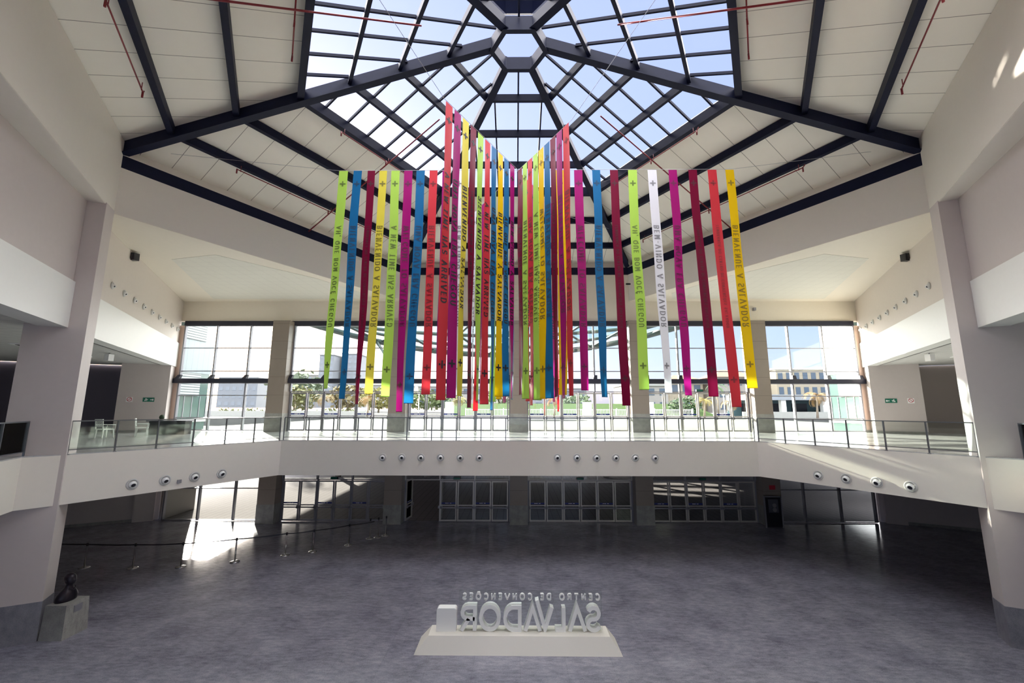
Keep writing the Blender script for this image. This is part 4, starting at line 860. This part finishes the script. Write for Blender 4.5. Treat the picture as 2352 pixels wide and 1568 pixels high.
# projecting building wings just outside each end of the glazing
M_LOUV = panelled('louvre', (0.42, 0.44, 0.45), (0.10, 0.13, 0.14), 0.17, 'Z', 0.5, 0.06, 0.02)
M_METAL = panelled('metal_cladding', (0.30, 0.35, 0.38), (0.2, 0.24, 0.27), 0.5, 'Y', 0.35, 0.02, 0.03)
for sg in (-1, 1):
    s = SIDE[sg]; X = 22.15
    p = empty('building_wing', (sg * 23.5, 28.9, ZG), 'projecting glass and louvre building end outside the %s end of the facade' % s, 'building')
    bx = lambda mb, y0, y1, z0, z1, d=0.0, dd=3.0: mb.box(min(sg * (X - d), sg * (X + dd)), max(sg * (X - d), sg * (X + dd)), y0, y1, z0, z1)
    g = MB(); bx(g, 27.4, 30.2, -3.1, 6.6); obj('core', g, M_GREENGLASS, p)
    if sg < 0: g = MB(); bx(g, 27.42, 30.2, ZG - 0.05, -3.1); obj('lower_wall', g, mat('wing_plaster', (0.30, 0.28, 0.26), 0.7), p)
    g = MB(); bx(g, 27.42, 30.3, 2.35, 6.7, 0.04, 3.02); obj('metal_cladding', g, M_METAL, p)
    for (z0, z1, yy) in ((0.80, 2.30, 29.3), (-2.6, -1.5, 29.0), (4.6, 6.2, 29.4)):
        g = MB(); bx(g, 27.45, yy, z0, z1, 0.09, 3.05); obj('louvre_panel', g, M_LOUV, p)
    g = MB(); bx(g, 27.43, 30.25, -0.95, -0.72, 0.06, 3.04); obj('sill_band', g, M_BAND, p)
    for y in (28.1, 28.8, 29.5, 30.15):
        g = MB(); bx(g, y, y + 0.05, -0.7, 0.78, 0.03, 3.0); obj('glass_mullion', g, M_ALUDK, p)
# far buildings
def building(name, x0, x1, y0, d, z0, z1, m, label, cat='building', group=None, rows=2, cols=5, roof='flat', win=(0.10, 0.13, 0.17), rc=(0.30, 0.16, 0.10)):
    p = empty(name, ((x0 + x1) / 2, y0 + d / 2, z0), label, cat, group)
    g = MB(); g.box(x0, x1, y0, y0 + d, z0, z1); obj('wall', g, m, p)
    wm = mat('window_dark_%d' % int(win[0] * 100), win, 0.2); H = (z1 - z0) / rows; W = (x1 - x0) / cols
    for r in range(rows):
        for c in range(cols):
            g = MB(); g.box(x0 + W * (c + .22), x0 + W * (c + .78), y0 - 0.06, y0 + 0.05, z0 + H * (r + .3), z0 + H * (r + .8)); obj('window', g, wm, p)
    if roof == 'flat':
        g = MB(); g.box(x0 - .3, x1 + .3, y0 - .3, y0 + d + .3, z1, z1 + 0.35); obj('roof', g, mat('roof_slab', (0.45, 0.44, 0.42), 0.8), p)
    else:
        g = MB(); g.hexa([(x0 - .8, y0 - .8, z1), (x1 + .8, y0 - .8, z1), (x1 + .8, y0 + d + .8, z1), (x0 - .8, y0 + d + .8, z1)], [(x0 + (x1 - x0) * .3, y0 + d * .4, z1 + 1.8), (x1 - (x1 - x0) * .3, y0 + d * .4, z1 + 1.8), (x1 - (x1 - x0) * .3, y0 + d * .6, z1 + 1.8), (x0 + (x1 - x0) * .3, y0 + d * .6, z1 + 1.8)]); obj('roof', g, mat('roof_tile', rc, 0.8), p)
    return p
M_H2 = mat('house_grey', (0.27, 0.28, 0.30), 0.8, var=0.05, vscale=1); M_H3 = mat('house_cream', (0.40, 0.34, 0.25), 0.8, var=0.05, vscale=1); M_H4 = mat('house_glass', (0.17, 0.22, 0.25), 0.4, var=0.05, vscale=1)
B = building
B('tower_block', -75, -69.5, 160, 12, 0, 20, M_H2, 'pale high-rise tower seen through the second bay, left one', rows=10, cols=3, win=(0.3, 0.32, 0.35), group='distant towers')
B('tower_block', -68.5, -62, 165, 12, 0, 21, M_H2, 'pale high-rise tower seen through the second bay, right one', rows=10, cols=3, win=(0.3, 0.32, 0.35), group='distant towers')
B('apartment_block', -88, -76, 170, 10, 0, 13, M_HOUSE, 'low pale apartment block left of the distant towers', rows=4, cols=6, win=(0.3, 0.32, 0.35))
B('apartment_block', -120, -104, 170, 10, 0, 12, M_H2, 'pale apartment block far away behind the left end window', rows=4, cols=6, win=(0.3, 0.32, 0.35))
B('apartment_block', -52, -38, 150, 10, 0, 8, M_HOUSE, 'low pale block seen between the second and third bays', rows=3, cols=6, win=(0.3, 0.32, 0.35))
B('house', -30, -10, 130, 10, 0, 6.5, M_HOUSE, 'pale house behind the third bay', rows=2, cols=6)
B('house', 2, 20, 120, 10, -1, 5.5, M_H2, 'grey-white house behind the fourth bay', rows=2, cols=6)
B('house', 24, 34, 95, 9, -1, 5.0, M_HOUSE, 'white house with dark windows behind the left part of the fifth bay', rows=2, cols=4)
B('house', 36, 44, 100, 8, -1, 6.2, M_H3, 'cream house with a pitched roof behind the fifth bay', rows=2, cols=3, roof='hip')
B('house', 45, 53, 95, 8, -1, 7.0, M_HOUSE, 'white house with a dark pitched roof near the right end of the fifth bay', rows=3, cols=4, roof='hip', rc=(0.12, 0.12, 0.14))
B('hotel', 54, 66, 88, 9, -1, 8.0, M_H3, 'cream building behind the left part of the right end window', rows=3, cols=7)
B('hotel', 66.5, 74, 92, 9, -1, 8.6, M_H4, 'blue-grey building in the middle of the right end window', rows=4, cols=3)
B('house', 75, 92, 92, 9, -1, 4.4, M_H3, 'long low cream building in the right end window', rows=1, cols=7)
B('water_tower', 86, 89, 110, 3, -1, 11, M_H4, 'narrow greenish block behind the right end window', rows=3, cols=1)
# gate structure with columns on the street side, right
gt = empty('gatehouse', (42, 64, -1.35), 'flat-roofed grey gatehouse with white columns outside on the right', 'gatehouse')
g = MB(); g.box(34, 56, 63, 69, 1.25, 2.05); obj('roof_beam', g, mat('gate_grey', (0.30, 0.33, 0.36), 0.6), gt)
for x in (34.6, 39.5, 45.6, 51.5): g = MB(); g.box(x - 0.35, x + 0.35, 63.2, 63.9, -1.35, 1.25); obj('column', g, M_BAND, gt)
g = MB(); g.box(34, 56, 68.5, 69, -1.35, 1.25); obj('rear_wall', g, mat('teal_wall', (0.08, 0.16, 0.18), 0.5), gt)
for i in range(5): g = MB(); g.box(36 + i * 4, 38.4 + i * 4, 68.4, 68.52, -0.9, 0.8); obj('opening', g, M_BLACK, gt)
p = empty('parked_car', (47.5, 65.8, -1.35), 'dark parked car under the gatehouse roof', 'car')
g = MB(); g.hexa([(45.4, 65, -1.1), (49.6, 65, -1.1), (49.6, 66.8, -1.1), (45.4, 66.8, -1.1)], [(45.5, 65.05, -0.45), (49.5, 65.05, -0.45), (49.5, 66.75, -0.45), (45.5, 66.75, -0.45)]); obj('body', g, M_BLACK, p)
g = MB(); g.hexa([(46.2, 65.1, -0.45), (49.1, 65.1, -0.45), (49.1, 66.7, -0.45), (46.2, 66.7, -0.45)], [(46.8, 65.25, 0.05), (48.6, 65.25, 0.05), (48.6, 66.55, 0.05), (46.8, 66.55, 0.05)]); obj('cabin', g, M_GREENGLASS, p)
for x in (46.3, 48.8):
    for y in (65.05, 66.75): g = MB(); g.lathe([(0.33, -0.1), (0.33, 0.1)], (x, y, -1.02), 16, (0, 1, 0)); obj('wheel', g, M_BLACK, p)
# low walls, grass banks, hedge and fence
for (x0, x1, lab) in ((-60, -22, 'left'), (33, 62, 'right')):
    g = MB(); g.box(x0, x1, 62.3, 62.7, -1.35, -0.45); obj('low_wall', g, mat('low_wall_grey', (0.42, 0.42, 0.38), 0.8, var=0.1), label='low grey wall at the street side, %s' % lab, cat='wall')
g = MB(); g.hexa([(-12, 72, -1.35), (34, 72, -1.35), (34, 90, -1.35), (-12, 90, -1.35)], [(-12, 84, 0.9), (34, 84, 0.9), (34, 90, 0.9), (-12, 90, 0.9)]); obj('grass_bank', g, M_GRASS, label='sloping green grass bank behind the white fence', cat='grass', kind='stuff')
p = empty('picket_fence', (10, 68, -1.35), 'white slatted fence in front of the grass bank', 'fence')
g = MB()
for z in (-1.2, -0.25): g.box(-8, 28, 67.97, 68.03, z, z + 0.08)
obj('rail', g, M_BAND, p)
for k in range(7): g = MB(); g.box(-8 + 6 * k - 0.07, -8 + 6 * k + 0.07, 67.9, 68.1, -1.35, 0.0); obj('post', g, M_BAND, p)
g = MB()
for i in range(150): g.box(-8 + i * 0.24, -8 + i * 0.24 + 0.07, 67.94, 67.97, -1.25, -0.12)
o = obj('pickets', g, M_BAND, p, kind='stuff')
# trees and palms
def palm(x, y, h, r, label, leafc=(0.20, 0.24, 0.06), n=15, seed=0):
    rnd = random.Random(seed); p = empty('palm_tree', (x, y, -1.35), label, 'palm tree', 'palms outside the glazing')
    z0 = -1.35; top = Vector((x + rnd.uniform(-.3, .3), y, z0 + h)); g = MB()
    g.tube([(x, y, z0), (x + 0.1, y, z0 + h * .5), top], [0.17, 0.12, 0.1], 8); obj('trunk', g, mat('palm_trunk', (0.33, 0.27, 0.20), 0.9, var=0.3, vscale=4), p)
    lm = mat('palm_leaf_%d' % int(leafc[0] * 100), leafc, 0.7, var=0.4, vscale=3)
    for i in range(n):
        a = i * 2.4 + rnd.uniform(-.2, .2); el = rnd.uniform(-0.1, 1.1); L = r * rnd.uniform(.8, 1.1); pts = []; q = top.copy(); dz = el
        for s in range(7): pts.append(q.copy()); q = q + Vector((math.cos(a) * math.cos(dz), math.sin(a) * math.cos(dz), math.sin(dz))) * L / 6; dz -= 0.38
        g = MB(); side = Vector((-math.sin(a), math.cos(a), 0))
        for s in range(6):
            d = (pts[s + 1] - pts[s])
            for t in range(3):
                c = pts[s] + d * (t / 3); wl = 0.45 * r / 2 * (1 - abs((s + t / 3) / 6 - .45)) 
                for sd in (-1, 1): g.add([c, c + d * 0.22, c + side * sd * wl + d * 0.55 + Vector((0, 0, -0.25 * wl))], [[0, 1, 2]])
        g.tube(pts, 0.02, 4, False); obj('frond', g, lm, p)
for i, (x, y, h, r, lb, lc) in enumerate(((26.3, 60, 2.4, 1.9, 'palm with yellowing fronds behind the fifth bay, left of two', (0.34, 0.28, 0.08)), (31.2, 62, 2.2, 1.8, 'brownish drooping palm behind the fifth bay, right of two', (0.28, 0.20, 0.09)), (42.0, 60, 3.1, 2.3, 'palm with orange brown fronds in the right end window', (0.32, 0.20, 0.07)), (5.6, 63, 2.6, 1.8, 'palm with reddish fronds behind the fourth bay', (0.36, 0.18, 0.08)), (-8.5, 64, 2.6, 1.7, 'palm behind the third bay near the middle pillar', (0.34, 0.32, 0.09)), (-36, 64, 3.0, 2.2, 'palm behind the left end window, left of two', (0.30, 0.26, 0.10)), (-31, 68, 2.9, 2.2, 'palm behind the left end window, right of two', (0.28, 0.24, 0.10)), (-23, 66, 2.8, 2.0, 'palm behind the second bay', (0.32, 0.28, 0.12)), (36.8, 78, 5.2, 2.3, 'taller green palm in front of the cream house', (0.14, 0.24, 0.10)))):
    palm(x, y, h, r, lb, lc, seed=i)
def bushtree(x, y, z, sx, sy, sz, label, col, seed=0, n=420):
    rnd = random.Random(seed); p = empty('leafy_tree', (x, y, z), label, 'tree', 'leafy trees outside')
    g = MB()
    for i in range(n):
        v = Vector((rnd.gauss(0, 1), rnd.gauss(0, 1), rnd.gauss(0, 1))); v = v.normalized() * rnd.uniform(.55, 1.0) * (1 + 0.15 * math.sin(v.x * 5))
        c = Vector((x + v.x * sx, y + v.y * sy, z + sz * 1.25 + v.z * sz)); s = rnd.uniform(.25, .5) * min(sx, sz) * 0.55
        a = Vector((rnd.uniform(-1, 1), rnd.uniform(-1, 1), rnd.uniform(-1, 1))).normalized() * s; b = a.cross(Vector((rnd.uniform(-1, 1), rnd.uniform(-1, 1), 1))).normalized() * s * .7
        g.add([c - a, c - b, c + a, c + b], [[0, 1, 2, 3]])
    obj('foliage', g, mat('foliage_%d_%d' % (int(col[0] * 100), int(col[1] * 100)), col, 0.8, var=0.5, vscale=1.5), p)
    g = MB(); g.tube([(x, y, z), (x + .1, y, z + sz), (x, y, z + sz * 1.5)], [0.2, 0.14, 0.08], 6); obj('trunk', g, mat('palm_trunk', (0.33, 0.27, 0.20), 0.9), p)
for i, (x, y, z, sx, sy, sz, lb, c) in enumerate(((-48, 92, -1, 5, 3, 2.6, 'dry leafy tree seen in the left end window, left one', (0.22, 0.22, 0.10)), (-38, 96, -1, 5, 3, 2.8, 'dry leafy tree seen in the left end window, middle one', (0.24, 0.20, 0.10)), (-29, 90, -1, 4.5, 3, 2.4, 'yellowish leafy tree in the second bay, left one', (0.26, 0.24, 0.08)), (-20, 94, -1, 4.5, 3, 2.3, 'green leafy tree in the second bay, right one', (0.16, 0.20, 0.08)), (-15, 96, -1, 4, 3, 2.0, 'green leafy tree in the third bay, left one', (0.14, 0.20, 0.09)), (-3, 97, -1, 4.5, 3, 2.2, 'green leafy tree in the third bay beside the middle pillar', (0.13, 0.18, 0.09)), (15, 106, -1, 4, 3, 2.0, 'green leafy tree behind the grass bank', (0.13, 0.18, 0.09)), (30, 76, -1.3, 3, 2, 1.5, 'dark leafy bush behind the palms of the fifth bay', (0.08, 0.13, 0.06)), (-62, 120, -1, 9, 4, 5, 'large hazy tree behind the left end window', (0.22, 0.26, 0.18)))):
    bushtree(x, y, z, sx, sy, sz, lb, c, seed=i)
for i, x in enumerate((-44, -40, -35, -28, -25)):
    g = MB(); rnd = random.Random(40 + i)
    for k in range(90):
        c = Vector((x + rnd.gauss(0, .9), 64.2 + rnd.gauss(0, .25), -0.9 + abs(rnd.gauss(0, .35)))); a = Vector((rnd.uniform(-1, 1), rnd.uniform(-1, 1), rnd.uniform(-1, 1))).normalized() * .22; b = a.cross(Vector((0.3, 1, .2))).normalized() * .16
        g.add([c - a, c - b, c + a, c + b], [[0, 1, 2, 3]])
    obj('shrub', g, mat('shrub_green', (0.15, 0.17, 0.08), 0.8, var=0.4), label='low shrub behind the left street wall, %s from the left' % ORD[i], cat='shrub', group='shrubs along the left street wall')
for i, (x, y, nm) in enumerate(((-16.0, 70, 'in the second bay'), (15.3, 69.5, 'in the fourth bay'), (36.0, 74, 'in the fifth bay'))):
    p = empty('lamp_post', (x, y, -1.35), 'thin white lamp post outside, ' + nm, 'lamp post')
    g = MB(); g.tube([(x, y, -1.35), (x, y, 2.2)], 0.07, 8); obj('pole', g, M_BAND, p)
    g = MB(); g.sphere((x, y, 2.35), 0.2, 10, 6); obj('lamp_head', g, M_SIGNW, p)
# white entrance pillars of the deck seen through the doors
for i, (x, y) in enumerate(((-10.3, 66), (20.5, 66), (11.0, 66))):
    g = MB(); g.box(x - 0.65, x + 0.65, y - 0.4, y + 0.4, -1.35, 0.95); obj('white_gate_pillar', g, M_BAND, label='wide white pillar by the street fence, ' + ['third bay', 'fifth bay', 'fourth bay'][i], cat='pillar')
